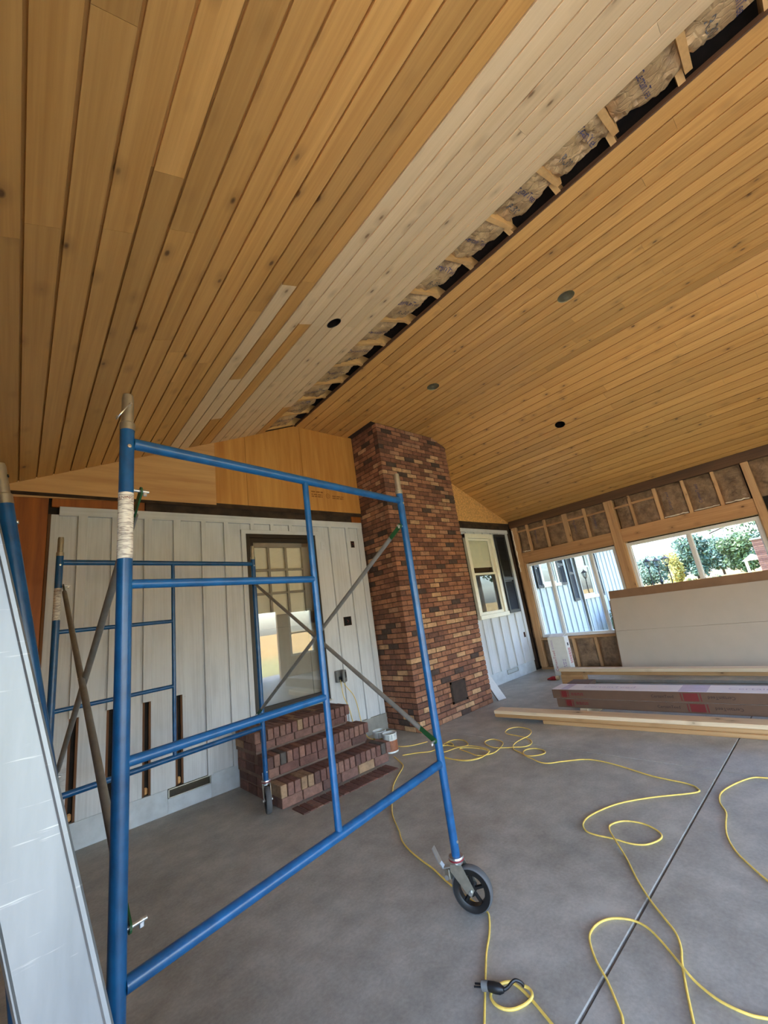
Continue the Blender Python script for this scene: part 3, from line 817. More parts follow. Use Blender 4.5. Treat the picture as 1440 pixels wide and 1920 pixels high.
# rest of that wall, behind the camera
for w in WIN[2:]:
    rp('window_header', (XR, w[0]-.04, 2.12), (8.066, w[1]+.04, 2.34), 'stud_y'); rp('rough_sill', (XR, w[0], .553), (8.066, w[1], .596), 'stud_y')
    for y in (w[0]-.05, w[1]+.05): rp('post', (XR, y-.04, .045), (8.066, y+.04, 2.905))
def wbatt(ya, yb, za, zb, seed, txt=None, wool=False):
    def fn(u, v):
        y = ya+u*(yb-ya); z = za+v*(zb-za); e = min(u,1-u,v,1-v)
        return (XR+.05 - .03*min(1,e*7) + crumple(y, z, seed, .02), y, z)
    b = batt('insulation_batt', wall_right, fn, 12, 14, M['battwall'])
    if txt:
        def on(a, c):
            u = .62 + c/(yb-ya); v = .5 + a/(zb-za); p = fn(min(max(u,0),1), min(max(v,0),1)); return (p[0]-.003, p[1], p[2])
        text_on('printed_lettering', txt, .06, on, M['blueprint'], b)
    if wool:
        mb = MB(); pts = [ (XR+.012+.006*noise.noise(Vector((k,seed,2))), ya+(yb-ya)*(.05+.9*k/9), za+.018+.02*abs(noise.noise(Vector((k*.7,seed,1))))) for k in range(10)]
        mb.tube(pts, [.006+.010*abs(noise.noise(Vector((k*.9,seed,5)))) for k in range(10)], 7); mb.build('torn_wool', M['wool'], b, True)
ys = [4.487]+[y for y,_ in STY[:4]]+[2.652]
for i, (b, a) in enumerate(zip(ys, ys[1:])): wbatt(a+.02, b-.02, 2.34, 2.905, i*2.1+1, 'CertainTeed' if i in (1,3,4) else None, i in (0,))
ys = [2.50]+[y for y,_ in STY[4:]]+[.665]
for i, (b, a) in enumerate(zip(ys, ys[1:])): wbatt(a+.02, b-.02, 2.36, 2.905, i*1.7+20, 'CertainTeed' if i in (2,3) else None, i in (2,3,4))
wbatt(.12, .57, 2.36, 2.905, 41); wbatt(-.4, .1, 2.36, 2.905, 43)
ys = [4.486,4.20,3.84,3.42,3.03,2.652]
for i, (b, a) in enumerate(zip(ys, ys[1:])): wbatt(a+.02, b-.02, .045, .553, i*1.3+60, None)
wbatt(4.60, 4.65, .05, 2.9, 77)
# torn wool and paper hanging down the corner post
mb = MB(); mb.tube([(XR-.016+.006*noise.noise(Vector((k,1,1))), 4.585+.018*noise.noise(Vector((k*.8,3,1))), 2.86-k*.06) for k in range(16)], [.010+.014*abs(noise.noise(Vector((k*.7,8,1)))) for k in range(16)], 7)
mb.build('torn_wool', M['wool'], wall_right, True)

def slider(name, y0, y1, z0, z1, mulls, label):
    e = empty(name, (XR+.09, (y0+y1)/2, z0), label, None, None, 'structure')
    def q(nm, a, b, mat='vinyl', ch=.004, par=e): return MB().bbox(a, b, ch).build(nm, M[mat], par)
    xa, xb = XR+.03, XR+.12; t = .055
    q('frame_jamb', (xa,y0,z0),(xb,y0+t,z1)); q('frame_jamb', (xa,y1-t,z0),(xb,y1,z1))
    q('frame_head', (xa-.001,y0,z1-t),(xb,y1,z1)); q('frame_sill', (xa-.012,y0,z0),(xb,y1,z0+t))
    ed = [y0+t] + sum([[m-.026, m+.026] for m in mulls], []) + [y1-t]
    for m in mulls: q('mullion', (xa+.012,m-.026,z0+t-.004),(xb-.012,m+.026,z1-t+.004))
    for i in range(0, len(ed), 2):
        a, b = ed[i], ed[i+1]
        p = q('pane', (xa+.05,a-.004,z0+t-.004),(xa+.054,b+.004,z1-t+.004),'glass',.0005)
        q('bead', (xa+.03,a-.002,z0+t-.002),(xa+.045,a+.012,z1-t+.002),par=p); q('bead', (xa+.03,b-.012,z0+t-.002),(xa+.045,b+.002,z1-t+.002),par=p)
    return e
w2 = slider('window_2', 2.668, 4.448, .602, 2.098, (3.13, 3.985), 'white three part sliding window near the corner showing outdoor siding')
MB().bbox((XR+.085,3.455,.66),(XR+.105,3.505,2.04),.004).build('sash_stile', M['vinyl'], w2)
slider('window_3', .678, 2.482, .602, 2.098, (1.565,), 'white sliding window showing trees and lanterns above the leaning boards')

# ------------------------------------------------------------------ left wall and wall behind the camera (seen only in reflections)
lw = MB()
lw.box((-.33, .75, 0), (XL, WY+.03, zl(-.3)+.12))
lw.box((-.33, YB, 2.15), (XL, .75, zl(-.3)+.12))
for y in (.70, -1.4, YB+.05): lw.box((-.33, y-.06, 0), (XL, y+.06, 2.2))
tag(lw.build('wall_left', M['stud']), 'timber wall on the left with window openings behind the viewpoint', None, None, 'structure')
fw = MB()
fw.prism([(-.33,2.12),(8.1,2.12),(8.1,zr(8.1)+.15),(XB,ZF+.15),(XA,ZF+.15),(-.33,zl(-.33)+.15)], 'y', YB-.15, YB)
fw.box((6.45,YB-.12,0),(6.85,YB-.01,2.13)); fw.box((6.85,YB-.12,0),(7.8,YB-.01,.62)); fw.box((7.8,YB-.12,0),(8.1,YB-.01,2.13))
for x in (-.26, 1.85, 3.95, 5.72): fw.box((x-.07,YB-.14,0),(x+.07,YB-.01,2.21))
tag(fw.build('wall_front', M['stud']), 'open post and beam end of the porch behind the viewpoint', None, None, 'structure')

e = empty('window_6', (7.3,YB-.06,.62), 'white window in the wall behind the viewpoint', None, None, 'structure')
for a, b in (((6.85,.62),(6.92,2.12)),((7.73,.62),(7.8,2.12)),((6.92,.62),(7.73,.69)),((6.92,2.05),(7.73,2.12)),((6.92,1.33),(7.73,1.38))):
    MB().bbox((a[0],YB-.10,a[1]),(b[0],YB-.005,b[1]),.004).build('frame_bar', M['vinyl'], e)
MB().bbox((6.92,YB-.06,.69),(7.73,YB-.056,2.05),.0005).build('pane', M['houseglass'], e)
# ------------------------------------------------------------------ brick chimney
CX0, CX1, CY0, CY1 = 3.815, 5.372, 4.022, 4.69
ch = empty('brick_chimney', ((CX0+CX1)/2, CY0, 0), 'tall multicoloured brick chimney rising through the board ceiling', 'chimney')
def ctop(x): return (ZF if x < XB else zr(x))
mb = MB(); i_ = .009
mb.prism([(CX0+i_,0),(CX1-i_,0),(CX1-i_,ctop(CX1)+.15),(XB,ZF+.15),(CX0+i_,ZF+.15)], 'y', CY0+i_, CY1)
mb.build('mortar_core', M['mortar'], ch)
bl, bd, bh, mj = .194, .092, .057, .0105
bricks = []
def cutrange(a, b): return a, b
NC = 63; cp = (ZF)/NC
for c in range(NC):
    z = c*cp + .004
    # front face
    x = CX0
    if c % 2: segs = [(x, x+bd)]; x += bd+mj
    else: segs = []
    while x < CX1-.03:
        b = min(x+bl, CX1)
        if CX1-b < .05: b = CX1
        segs.append((x, b)); x = b+mj
    for a, b in segs:
        if z + bh > ctop((a+b)/2) + .06: continue
        dy = rnd.uniform(-.0025,.0025)
        bricks.append(((a, CY0+dy, z), (b, CY0+bd+dy, z+bh)))
    # left face
    y = CY0 + (bd+mj if c % 2 == 0 else bd+mj)
    if c % 2 == 1:
        bricks.append(((CX0-.001, CY0+bd+.0, z), (CX0+bd, CY0+bl, z+bh))); y = CY0+bl+mj
    while y < CY1-.03:
        b = min(y+bl, CY1); dx = rnd.uniform(-.0025,.0025)
        bricks.append(((CX0+dx, y, z), (CX0+bd+dx, b, z+bh))); y = b+mj
    # right face, seen only from the side
    y = CY0+bd+mj
    while y < CY1-.03:
        b = min(y+bl, CY1)
        if z+bh < ctop(CX1)+.06: bricks.append(((CX1-bd, y, z), (CX1, b, z+bh)))
        y = b+mj
def vis(bk):
    a, b = bk; c = (Vector(a)+Vector(b))/2
    onface = a[1] < CY0+.02
    return (0 if onface else .55) + (10 if b[0] > CX1-.001 and not onface else 0) + (c-CAM).length*.2
bricks.sort(key=vis)
mesh_cache = {}
for a, b in bricks[:300]:
    d = tuple(round(q-p, 3) for p, q in zip(a, b))
    if d not in mesh_cache:
        t = MB().bbox((-d[0]/2,-d[1]/2,-d[2]/2),(d[0]/2,d[1]/2,d[2]/2),.004).build('brick', M['brick'])
        mesh_cache[d] = t.data; bpy.data.objects.remove(t)
    put(mesh_cache[d], 'brick', (Vector(a)+Vector(b))/2, ch)
mb = MB()
for a, b in bricks[300:]: mb.bbox(a, b, .004)
tag(mb.build('brickwork', M['brick'], ch), None, None, None, 'stuff')
cl = MB().bbox((4.50,CY0-.018,.205),(4.775,CY0-.002,.435),.004).build('cleanout_door', M['iron'], ch)
mb = MB(); 
for a, b in (((4.475,.18),(4.80,.21)),((4.475,.43),(4.80,.46)),((4.475,.18),(4.505,.46)),((4.77,.18),(4.80,.46))): mb.box((a[0],CY0-.012,a[1]),(b[0],CY0-.001,b[1]))
mb.build('cleanout_frame', M['iron'], cl)
for z in (.26,.38): MB().tube([(4.497,CY0-.02,z-.02),(4.497,CY0-.02,z+.02)], .007, 8).build('hinge', M['iron'], cl)

# ------------------------------------------------------------------ brick steps
st = empty('brick_steps', (2.38, 3.74, 0), 'three brick steps with upright brick treads below the storm door', 'steps')
STEPS = [(1.745, 3.005, 3.66, 3.89, .0, .19), (1.735, 2.905, 3.87, 4.10, .19, .38), (1.72, 2.825, 4.08, WY-.03, .38, .565)]
mb = MB()
for k, (xa, xb, ya, yb, za, zb) in enumerate(STEPS):
    mb.box((xa+.03, ya+.05, 0 if k == 0 else za-.02), (xb-.03, WY-.035, zb-.012))
mb.build('mortar_core', M['mortar_dust'], st)
bc = {}
def brick_at(a, b, ch_=.005):
    d = tuple(round(q-p, 3) for p, q in zip(a, b))
    if d not in bc:
        t = MB().bbox((-d[0]/2,-d[1]/2,-d[2]/2),(d[0]/2,d[1]/2,d[2]/2),ch_).build('brick', M['stepbrick'])
        bc[d] = t.data; bpy.data.objects.remove(t)
    o = put(bc[d], 'brick', (Vector(a)+Vector(b))/2, st)
    return o
for k, (xa, xb, ya, yb, za, zb) in enumerate(STEPS):
    n = int(round((xb-xa)/.0665)); p = (xb-xa)/n
    for i in range(n):
        x = xa+i*p; j = rnd.uniform(-.003,.003)
        brick_at((x+.0045, ya+j, zb-.096), (x+p-.0045, ya+.215+j, zb+rnd.uniform(-.002,.002)))
    if k == 2:                       # the landing behind the last nosing
        for i in range(n):
            x = xa+i*p
            brick_at((x+.0045, ya+.222, zb-.09), (x+p-.0045, ya+.43, zb-.002))
    # stretcher course under the nosing, and the side
    x = xa+.022; q = 0
    while x < xb-.05:
        L = .10 if (q == 0 and k % 2) else .195
        b = min(x+L, xb-.022); brick_at((x, ya+.028, za+.012 if k else .004), (b, ya+.12, zb-.104)); x = b+.011; q += 1
    y = ya+.13
    while y < WY-.06:
        b = min(y+.195, WY-.04)
        brick_at((xa+.022, y, za+.012 if k else .004), (xa+.112, b, zb-.104))
        if k < 2 and y > ya+.2: brick_at((xa+.024, y+.0, zb-.094), (xa+.114, b, zb-.012 if k < 2 else zb-.02))
        y = b+.011
# flush row of bricks in the floor before the steps
n = 16; p = 1.07/n
for i in range(n):
    x = 1.82+i*p
    brick_at((x+.004, 3.435+rnd.uniform(-.004,.004), -.02), (x+p-.004, 3.635, .006+rnd.uniform(0,.004)))

# ------------------------------------------------------------------ rolling scaffold
ZT, ZB_, Z1, Z2, ZS = 2.13, .66, 1.657, 1.162, 2.295
FW = 1.524; PR = .0215
sc = empty('scaffold_tower', (.97, 2.7, 0), 'blue rolling scaffold of two frames joined by grey cross braces', 'scaffold')
def endframe(parent, Pr, th, zoff=0, name='end_frame', width=FW, lab=True):
    Pr = Vector(Pr); a = Vector((-math.cos(th), -math.sin(th), 0))
    Pl = Pr + a*width
    e = empty(name, ((Pr+Pl)/2), parent=parent)
    def P(s, z): q = Pr + a*(width*s); return Vector((q.x, q.y, z))
    for s in (0, 1):
        po = MB().tube([P(s,.225), P(s,ZT+.045)], PR, 20).build('post', M['blue'], e, True)
        sp = MB(); sp.lathe([(PR*1.05,0),(PR*1.05,.026),(PR*.84,.03),(PR*.84,.12),(PR*.74,.135),(0,.136)], P(s,ZT+.043), (0,0,1), 20)
        sp.build('spigot', M['steel'], e, True)
        side = Vector((math.sin(th), -math.cos(th), 0))     # towards the viewer
        for z in (ZT-.02, .30):
            MB().lathe([(0,.004),(.006,.003),(.007,0)], P(s,z)+side*PR*.98, side, 10).build('rivet', M['zinc'], e, True)
        if lab and s == 1:                     # paper label wrapped round the tube
            MB().lathe([(PR*1.02,0),(PR*1.02,.215)], P(s,1.735), (0,0,1), 24).build('warning_label', M['label'], e, True)
    MB().tube([P(.012,ZT), P(.988,ZT)], .0195, 18).build('top_bar', M['blue'], e, True)
    MB().tube([P(.012,ZB_), P(.988,ZB_)], .0195, 18).build('bottom_bar', M['blue'], e, True)
    MB().tube([P(.5,ZB_), P(.5,ZT)], .0145, 16).build('inner_post', M['blue'], e, True)
    for z in (Z1, Z2): MB().tube([P(.505,z), P(.99,z)], .0145, 16).build('rung', M['blue'], e, True)
    return e, P
t = NT('printed_warning_label')
v = t.n('TexCoord').outputs['Object']
zz = t.n('SeparateXYZ', None, Vector=v).outputs[2]
ln = t.n('TexNoise', None, Vector=t.n('Mapping', None, Vector=v, Scale=(45,45,330)).outputs[0], Scale=1.0, Detail=1.0).outputs[0]
scf = t.noise(t.n('Mapping', None, Vector=v, Scale=(60,60,20)).outputs[0], 1.0, 4, .7)
col = t.ramp(ln, [(.50, srgb((222,216,204))), (.60, srgb((168,158,150)))])
m1 = t.n('MapRange', None, Value=scf); m1.inputs[1].default_value = .66; m1.inputs[2].default_value = .70
M['label'] = t.fin(t.mix(m1.outputs[0], col, srgb((40,60,90))), .5)
FR = (1.736, 1.712, 0); RR = (1.688, 3.808, 0)
ef, PF = endframe(sc, FR, .168); er, PR_ = endframe(sc, RR, .160)
for e_, P_, sg in ((ef, PF, 1), (er, PR_, 1)):
    text_on('label_heading', 'WARNING', .014, lambda a, b, P_=P_: (P_(1,0).x + PR*1.05*math.sin(a/PR-.72), P_(1,0).y - PR*1.05*math.cos(a/PR-.72), 1.93+b), M['redprint'], e_)
# cross braces (flattened green ends on toggle pins)
ZU, ZLo = 1.965, .775
def pin(P, s, z, d, par):
    q = P(s, z); d = Vector(d).normalized()
    b = MB(); b.tube([q + d*PR*.9, q + d*.068], .0055, 10)
    mb = b.build('lock_pin', M['zinc'], par, True)
    k = MB(); k.M = Matrix.Translation(q + d*.056); k.bbox((-.006,-.004,-.016),(.006,.004,.006),.002); k.build('pin_toggle', M['zinc'], mb)
    return q + d*.036
fd = Vector((math.cos(.165), math.sin(.165), 0))
for s, d in ((0, -fd), (1, fd)):
    fu, fl_ = pin(PF, s, ZU, d, ef), pin(PF, s, ZLo, d, ef); ru, rl = pin(PR_, s, ZU, d, er), pin(PR_, s, ZLo, d, er)
    for A, B, o in ((fu, rl, .008), (ru, fl_, -.008)):
        A = A + d*o; B = B + d*o; L = (B-A); n = L.normalized()
        br = empty('cross_brace', (A+B)/2, parent=sc)
        MB().tube([A+n*.11, B-n*.11], .0135, 14).build('brace_tube', M['brace'], br, True)
        for p, q in ((A, n), (B, -n)):
            w = q.cross(d).normalized()
            mb = MB(); ring = []
            for sgn in (-1, 1):
                pts = [p + w*(.014*math.sin(t_)) - q*(.014*math.cos(t_)) for t_ in [math.pi*k/8 - math.pi/2 for k in range(9)]]
                pts += [p + q*.15 + w*.013, p + q*.15 - w*.013]
                ring.append([mb.pt(x + d*.0025*sgn) for x in pts])
            m = len(ring[0]); mb.f += [ring[0][::-1], ring[1]] + [[ring[0][i], ring[0][(i+1)%m], ring[1][(i+1)%m], ring[1][i]] for i in range(m)]
            pl_ = mb.build('brace_end', M['green'], br)
            MB().lathe([(0,.006),(.007,.005),(.008,0)], p+q*.10-d*.003, -d, 10).build('rivet', M['zinc'], pl_, True)
    mid = (fu+rl)/2
    MB().tube([mid - d*.022, mid + d*.022], .005, 8).build('pivot_bolt', M['zinc'], sc, True)
# spring clip in the front left spigot
q = PF(1, ZT+.135)
mb = MB(); sd = Vector((math.sin(.168), -math.cos(.168), 0)); lf = Vector((-1, .0, 0))
mb.tube([q+sd*.03, q-sd*.03], .004, 8); mb.tube(smoothpath([q+sd*.03, q+sd*.034+lf*.014-Vector((0,0,.02)), q+sd*.03+lf*.032-Vector((0,0,.052)), q+sd*.012+lf*.036-Vector((0,0,.06)), q-sd*.0+lf*.03-Vector((0,0,.04))],4), .0022, 6)
mb.build('spring_clip', M['zinc'], ef, True)
def castor(stem, d, name='castor'):
    "d: horizontal direction from stem to wheel axle"
    stem = Vector(stem); d = Vector((d[0], d[1], 0)).normalized(); ax = Vector((-d.y, d.x, 0))
    e = empty(name, (stem.x, stem.y, 0), parent=sc)
    Rw = .1; wc = Vector((stem.x, stem.y, Rw+.001)) + d*.058
    MB().lathe([(0,.002),(.036,.002),(.038,-.004),(.038,-.014),(.034,-.016),(.03,-.016),(.030,-.03),(0,-.03)], (stem.x,stem.y,.236), (0,0,1), 28).build('swivel_plate', M['zinc'], e, True)
    MB().lathe([(.0385,-.006),(.0395,-.008),(.0395,-.012),(.0385,-.014)], (stem.x,stem.y,.236), (0,0,1), 28).build('swivel_ring', M['redring'], e, True)
    mb = MB()
    for s in (-1, 1):
        o = ax*(.031*s); base = Vector((stem.x, stem.y, .212))
        pts = [base+o-d*.028, base+o+d*.03, wc+o+d*.020+Vector((0,0,.010)), wc+o+Vector((0,0,-.02)), wc+o-d*.018-Vector((0,0,.006)), base+o-d*.03-Vector((0,0,.03))]
        i0 = [mb.pt(p - ax*.002) for p in pts]; i1 = [mb.pt(p + ax*.002) for p in pts]; m = len(pts)
        mb.f += [i0[::-1], i1] + [[i0[k], i0[(k+1)%m], i1[(k+1)%m], i1[k]] for k in range(m)]
    mb.tube([Vector((stem.x,stem.y,.212))-ax*.033, Vector((stem.x,stem.y,.212))+ax*.033], .005, 8)
    mb.build('fork', M['steel'], e)
    MB().lathe([(.0,-.041),(.009,-.041),(.009,.041),(.0,.041)], wc, ax, 12).build('axle', M['zinc'], e, True)
    prof = [(Rw*math.cos(0)-.008+.008*math.cos(t_), .022*math.sin(t_)) for t_ in [math.pi*k/8-math.pi/2 for k in range(9)]]
    prof = [(.082,-.019)] + prof + [(.082,.019)]
    MB().lathe(prof, wc, ax, 40, True).build('tyre', M['tyre'], e, True)
    mb = MB(); mb.lathe([(.064,-.016),(.070,-.020),(.091,-.0225),(.091,.0225),(.070,.020),(.064,.016)], wc, ax, 40, True)
    mb.lathe([(.008,-.024),(.021,-.024),(.021,.024),(.008,.024)], wc, ax, 20, True)
    for k in range(5):
        t_ = 2*math.pi*k/5+.3; rd = d*math.cos(t_)+Vector((0,0,1))*math.sin(t_)
        mb.tube([wc+rd*.017, wc+rd*.07], .0095, 6)
    mb.build('wheel_rim', M['blackmetal'], e, True)
    b = Vector((stem.x, stem.y, .19)) - d*.03
    mb = MB(); u = -d
    path = [b, b+u*.045-Vector((0,0,.01)), b+u*.06+Vector((0,0,.01)), b+u*.088+Vector((0,0,.075))]
    for p, q2, w in ((path[0],path[1],.012),(path[1],path[2],.014),(path[2],path[3],.017)):
        n_ = (q2-p).normalized(); h_ = n_.cross(ax).normalized()
        i = [mb.pt(p+ax*sx*w+h_*sh*.003) for sx, sh in ((-1,-1),(1,-1),(1,1),(-1,1))] + [mb.pt(q2+ax*sx*w+h_*sh*.003) for sx, sh in ((-1,-1),(1,-1),(1,1),(-1,1))]
        mb.f += [[i[0],i[3],i[2],i[1]],[i[4],i[5],i[6],i[7]],[i[0],i[1],i[5],i[4]],[i[1],i[2],i[6],i[5]],[i[2],i[3],i[7],i[6]],[i[3],i[0],i[4],i[7]]]
    mb.build('brake_pedal', M['zinc'], e)
    mb = MB(); c0 = b+u*.02-Vector((0,0,.03)); mb.M = Matrix.Translation(c0); mb.bbox((-.018,-.018,-.022),(.018,.018,.022),.004); mb.build('brake_block', M['steel'], e)
    MB().tube([b+u*.03-ax*.02-Vector((0,0,.045)), b+u*.03+ax*.02-Vector((0,0,.045))], .011, 12).build('brake_roller', M['zinc'], e, True)
castor(PF(0,0), (.42,-.91)); castor(PR_(0,0), (-.30,-.95)); castor(PF(1,0), (1,.25)); castor(PR_(1,0), (-.4,-.9))

# ------------------------------------------------------------------ frames and plank leaning on the left wall
def leanframe(x0, tilt, y0, y1, H, label):
    e = empty('spare_scaffold', (x0, (y0+y1)/2, 0), label, 'scaffold frame', 'spare frames leaning on the left wall')
    def P(y, s):
        n = math.sqrt(1+tilt*tilt); return Vector((x0 - tilt*s/n, y, PR*.3 + s/n))
    for y in (y0, y1):
        MB().tube([P(y,0), P(y,H)], PR, 20).build('post', M['blue'], e, True)
        ax = (P(y,1)-P(y,0)).normalized()
        MB().lathe([(PR*1.05,0),(PR*1.05,.03),(PR*.84,.034),(PR*.84,.12),(PR*.74,.132),(0,.133)], P(y,H), ax, 20).build('spigot', M['steel'], e, True)
        MB().lathe([(0,.004),(.006,.003),(.007,0)], P(y,H-.06)+Vector((PR,-.006,.004)), (1,-.2,.18), 10).build('rivet', M['zinc'], e, True)
        MB().lathe([(0,.003),(.005,.002),(.0055,0)], P(y,H+.09)+Vector((PR*.8,-.006,.003)), (1,-.3,.18), 10).build('pin_hole', M['dark'], e, True)
    for s in (.25, .62, .99, 1.36): MB().tube([P(y0+.012,s), P(y1-.012,s)], .0145, 14).build('rung', M['blue'], e, True)
leanframe(.293, .1807, 1.62, 2.11, 1.965, 'blue spare scaffold frame leaning left behind the aluminium plank')
leanframe(.150, .135, 1.50, 2.08, 1.9, 'second blue spare frame almost hidden between plank and left wall')
pk = empty('scaffold_plank', (.30, 1.2, 0), 'scratched aluminium scaffold plank leaning at the left edge', 'scaffold plank')
tl = math.atan(.231); Lp = 2.13
Mx = Matrix.Translation((.357, .975, .002)) @ Matrix.Rotation(-tl, 4, 'Y')
def pp_(name, a, b, mat, c=.003):
    mb = MB(); mb.M = Mx; mb.bbox(a, b, c); return mb.build(name, M[mat], pk)
pp_('side_rail', (-.102, 0, 0), (-.008, .004, Lp), 'alu', .001); pp_('side_rail', (-.102, .396, 0), (-.008, .40, Lp), 'alu', .001)
pp_('rail_flange', (-.012, -.006, 0), (.0, .03, Lp), 'alu'); pp_('rail_flange', (-.105, -.003, 0), (-.097, .03, Lp), 'alu')
pp_('rail_flange', (-.012, .37, 0), (.0, .406, Lp), 'alu'); pp_('rail_flange', (-.105, .37, 0), (-.097, .403, Lp), 'alu')
pp_('deck', (-.016, .03, .01), (-.004, .37, Lp-.01), 'alu')
for z in (.3, .8, 1.3, 1.8): pp_('crossbar', (-.09, .004, z-.02), (-.02, .396, z+.02), 'alu')

# ------------------------------------------------------------------ lumber, boxes and sheets on the floor
def stick(name, p0, dirv, L, w, h, z0, mat, label, cat, group, ch=.004):
    "board starting at p0 (near left corner), running along dirv; local y is its length"
    d = Vector((dirv[0], dirv[1], 0)).normalized(); ang = math.atan2(-d.x, d.y)
    mb = MB().bbox((0,0,0),(w,L,h),ch); o = mb.build(name, M[mat]); o.location = (p0[0], p0[1], z0); o.rotation_euler = (0,0,ang)
    return tag(o, label, cat, group)
D1 = Vector((.085,-1,0)).normalized(); N1 = Vector((-D1.y, D1.x, 0))*-1
def along(p, w, d=D1): # so that width extends to +x side of a board running toward -y
    n = Vector((-d.y, d.x)); return (p[0]+n.x*w, p[1]+n.y*w)
GL = 'lumber boards stacked nearest on the floor'
p = (4.59, 3.455)
stick('lumber_board', along((4.632,2.83), .175), D1, 3.0, .175, .038, 0, 'lumber_warm', 'bottom board of the front lumber stack, set back and mostly shadowed', 'lumber', GL)
stick('lumber_board', along(p, .184), D1, 3.66, .184, .038, .0385, 'lumber_warm', 'middle board of the front lumber stack, its edge facing the cord', 'lumber', GL)
stick('lumber_board', along((4.588,3.46), .184), D1, 3.66, .184, .038, .077, 'lumber', 'pale top board of the lumber stack nearest on the floor', 'lumber', GL)
D2 = Vector((.06,-1,0)).normalized()
# sleepers carrying the cartons
for yy_ in (2.45, .2):
    MBo = MB().bbox((0,0,0),(.5,.09,.099),.003).build('sleeper_block', M['lumber']); MBo.location = (4.98+(2.8-yy_)*.06, yy_, 0)
    tag(MBo, 'short wood block under the cartons at their ' + ('near end by the cord loops' if yy_ > 2 else 'far end beyond the right picture edge'), 'wood block', 'blocks under the cartons')
def carton(z0, p0, label, top):
    e = empty('carton', (p0[0], p0[1], z0), label, 'carton', 'long flat cartons')
    ang = math.atan2(-D2.x, D2.y)
    M0 = Matrix.Translation((p0[0], p0[1], z0)) @ Matrix.Rotation(math.atan2(D2.x, -D2.y), 4, 'Z')
    W_, L_, H_ = .31, 3.75, .1
    def q(nm, a, b, mat, ch=.001, par=e):
        mb = MB(); mb.M = M0; mb.bbox(a, b, ch); return mb.build(nm, M[mat], par)
    q('box_body', (0,-L_,0),(W_,0,H_),'card',.004)
    lid = q('top_face', (.002,-L_+.002,H_-.001),(W_-.002,-.002,H_+.0012),'cardtop')
    q('red_square', (-.0012,-.18,.016),(0,-.115,.086),'redprint'); q('red_bar', (-.0012,-.20,.016),(0,-.19,.086),'redprint'); q('red_bar', (-.0012,-.108,.016),(0,-.102,.086),'redprint')
    s0 = -1.425
    q('red_square', (-.0012,s0-.063,.014),(0,s0+.063,.088),'redprint'); q('red_bar', (-.0012,s0+.077,.014),(0,s0+.087,.088),'redprint'); q('red_bar', (-.0012,s0-.087,.014),(0,s0-.077,.088),'redprint')
    def side(c, up): return lambda a, b: M0 @ Vector((-.0016, c - a*up, .052 + b*up))
    text_on('brand_lettering', 'CertainTeed', .040, side(-1.175, 1), M['brownprint'], e)
    text_on('brand_lettering', 'CertainTeed', .042, side(-1.67, -1), M['brownprint'], e)
    dashes('small_print', side(-.30, 1), .14, .034, 2, 'redprint', e, 5)
    q('print_band', (.003,-.20,H_+.001),(W_-.003,-.11,H_+.0018),'mauveprint',.0003,lid)
    q('print_band', (.003,s0-.14,H_+.001),(W_-.003,s0+.10,H_+.0018),'mauveprint',.0003,lid)
    for tx, c in (('CertainTeed', -.62), ('CertainTeed', -2.0)):
        text_on('top_lettering', tx, .11, (lambda a, b, c=c: M0 @ Vector((W_*.5 + b, c - a, H_+.0025))), M['mauveprint'], lid)
carton(.10, (5.0, 2.80), 'lower brown carton with dark red squares behind the front lumber', False)
carton(.203, (4.985, 2.83), 'upper brown carton with pale printed top on the lower carton', True)
# grey trim lying behind the cartons, and cardboard flap
e = empty('trim_coil', (5.75, 1.2, 0), 'long dark grey trim channel lying behind the cartons', 'trim')
M0 = Matrix.Translation((5.80, 2.95, .0)) @ Matrix.Rotation(math.atan2(.05, 1), 4, 'Z')
for nm, a, b in (('base', (0,-3.6,0),(.30,0,.16)), ('lip', (0,-3.6,.16),(.012,-.02,.195)), ('lip', (.288,-3.6,.16),(.30,-.02,.195))):
    mb = MB(); mb.M = M0; mb.bbox(a, b, .004); mb.build(nm, M['greypvc'], e)
mb = MB(); mb.M = Matrix.Translation((5.75,3.02,.0)) @ Matrix.Rotation(.1,4,'Z'); mb.bbox((0,-.3,0),(.28,0,.21),.004)
o = mb.build('small_carton', M['card'], None, origin=(5.85,2.9,0)); tag(o, 'small brown carton end peeking above the upper carton', 'carton')
GR = 'lumber boards stacked farther by the leaning sheets'
D3 = Vector((.0,-1,0))
stick('lumber_board', along((6.60,3.52), .14, D3), D3, 3.4, .14, .045, .160, 'lumber_warm', 'lower of the two long boards in front of the white sheets', 'lumber', GR)
stick('lumber_board', along((6.59,3.54), .14, D3), D3, 3.5, .14, .045, .2055, 'lumber', 'upper of the two long boards in front of the white sheets', 'lumber', GR)
for yy_, lb in ((3.17, 'stubby timber block under the left end of the farther boards'), (.25, 'stubby timber block under the farther boards beyond the right picture edge')):
    o = MB().bbox((0,0,0),(.16,.36,.159),.004).build('timber_block', M['lumber_warm']); o.location = (6.59, yy_, 0); tag(o, lb, 'wood block', 'blocks under the farther boards')
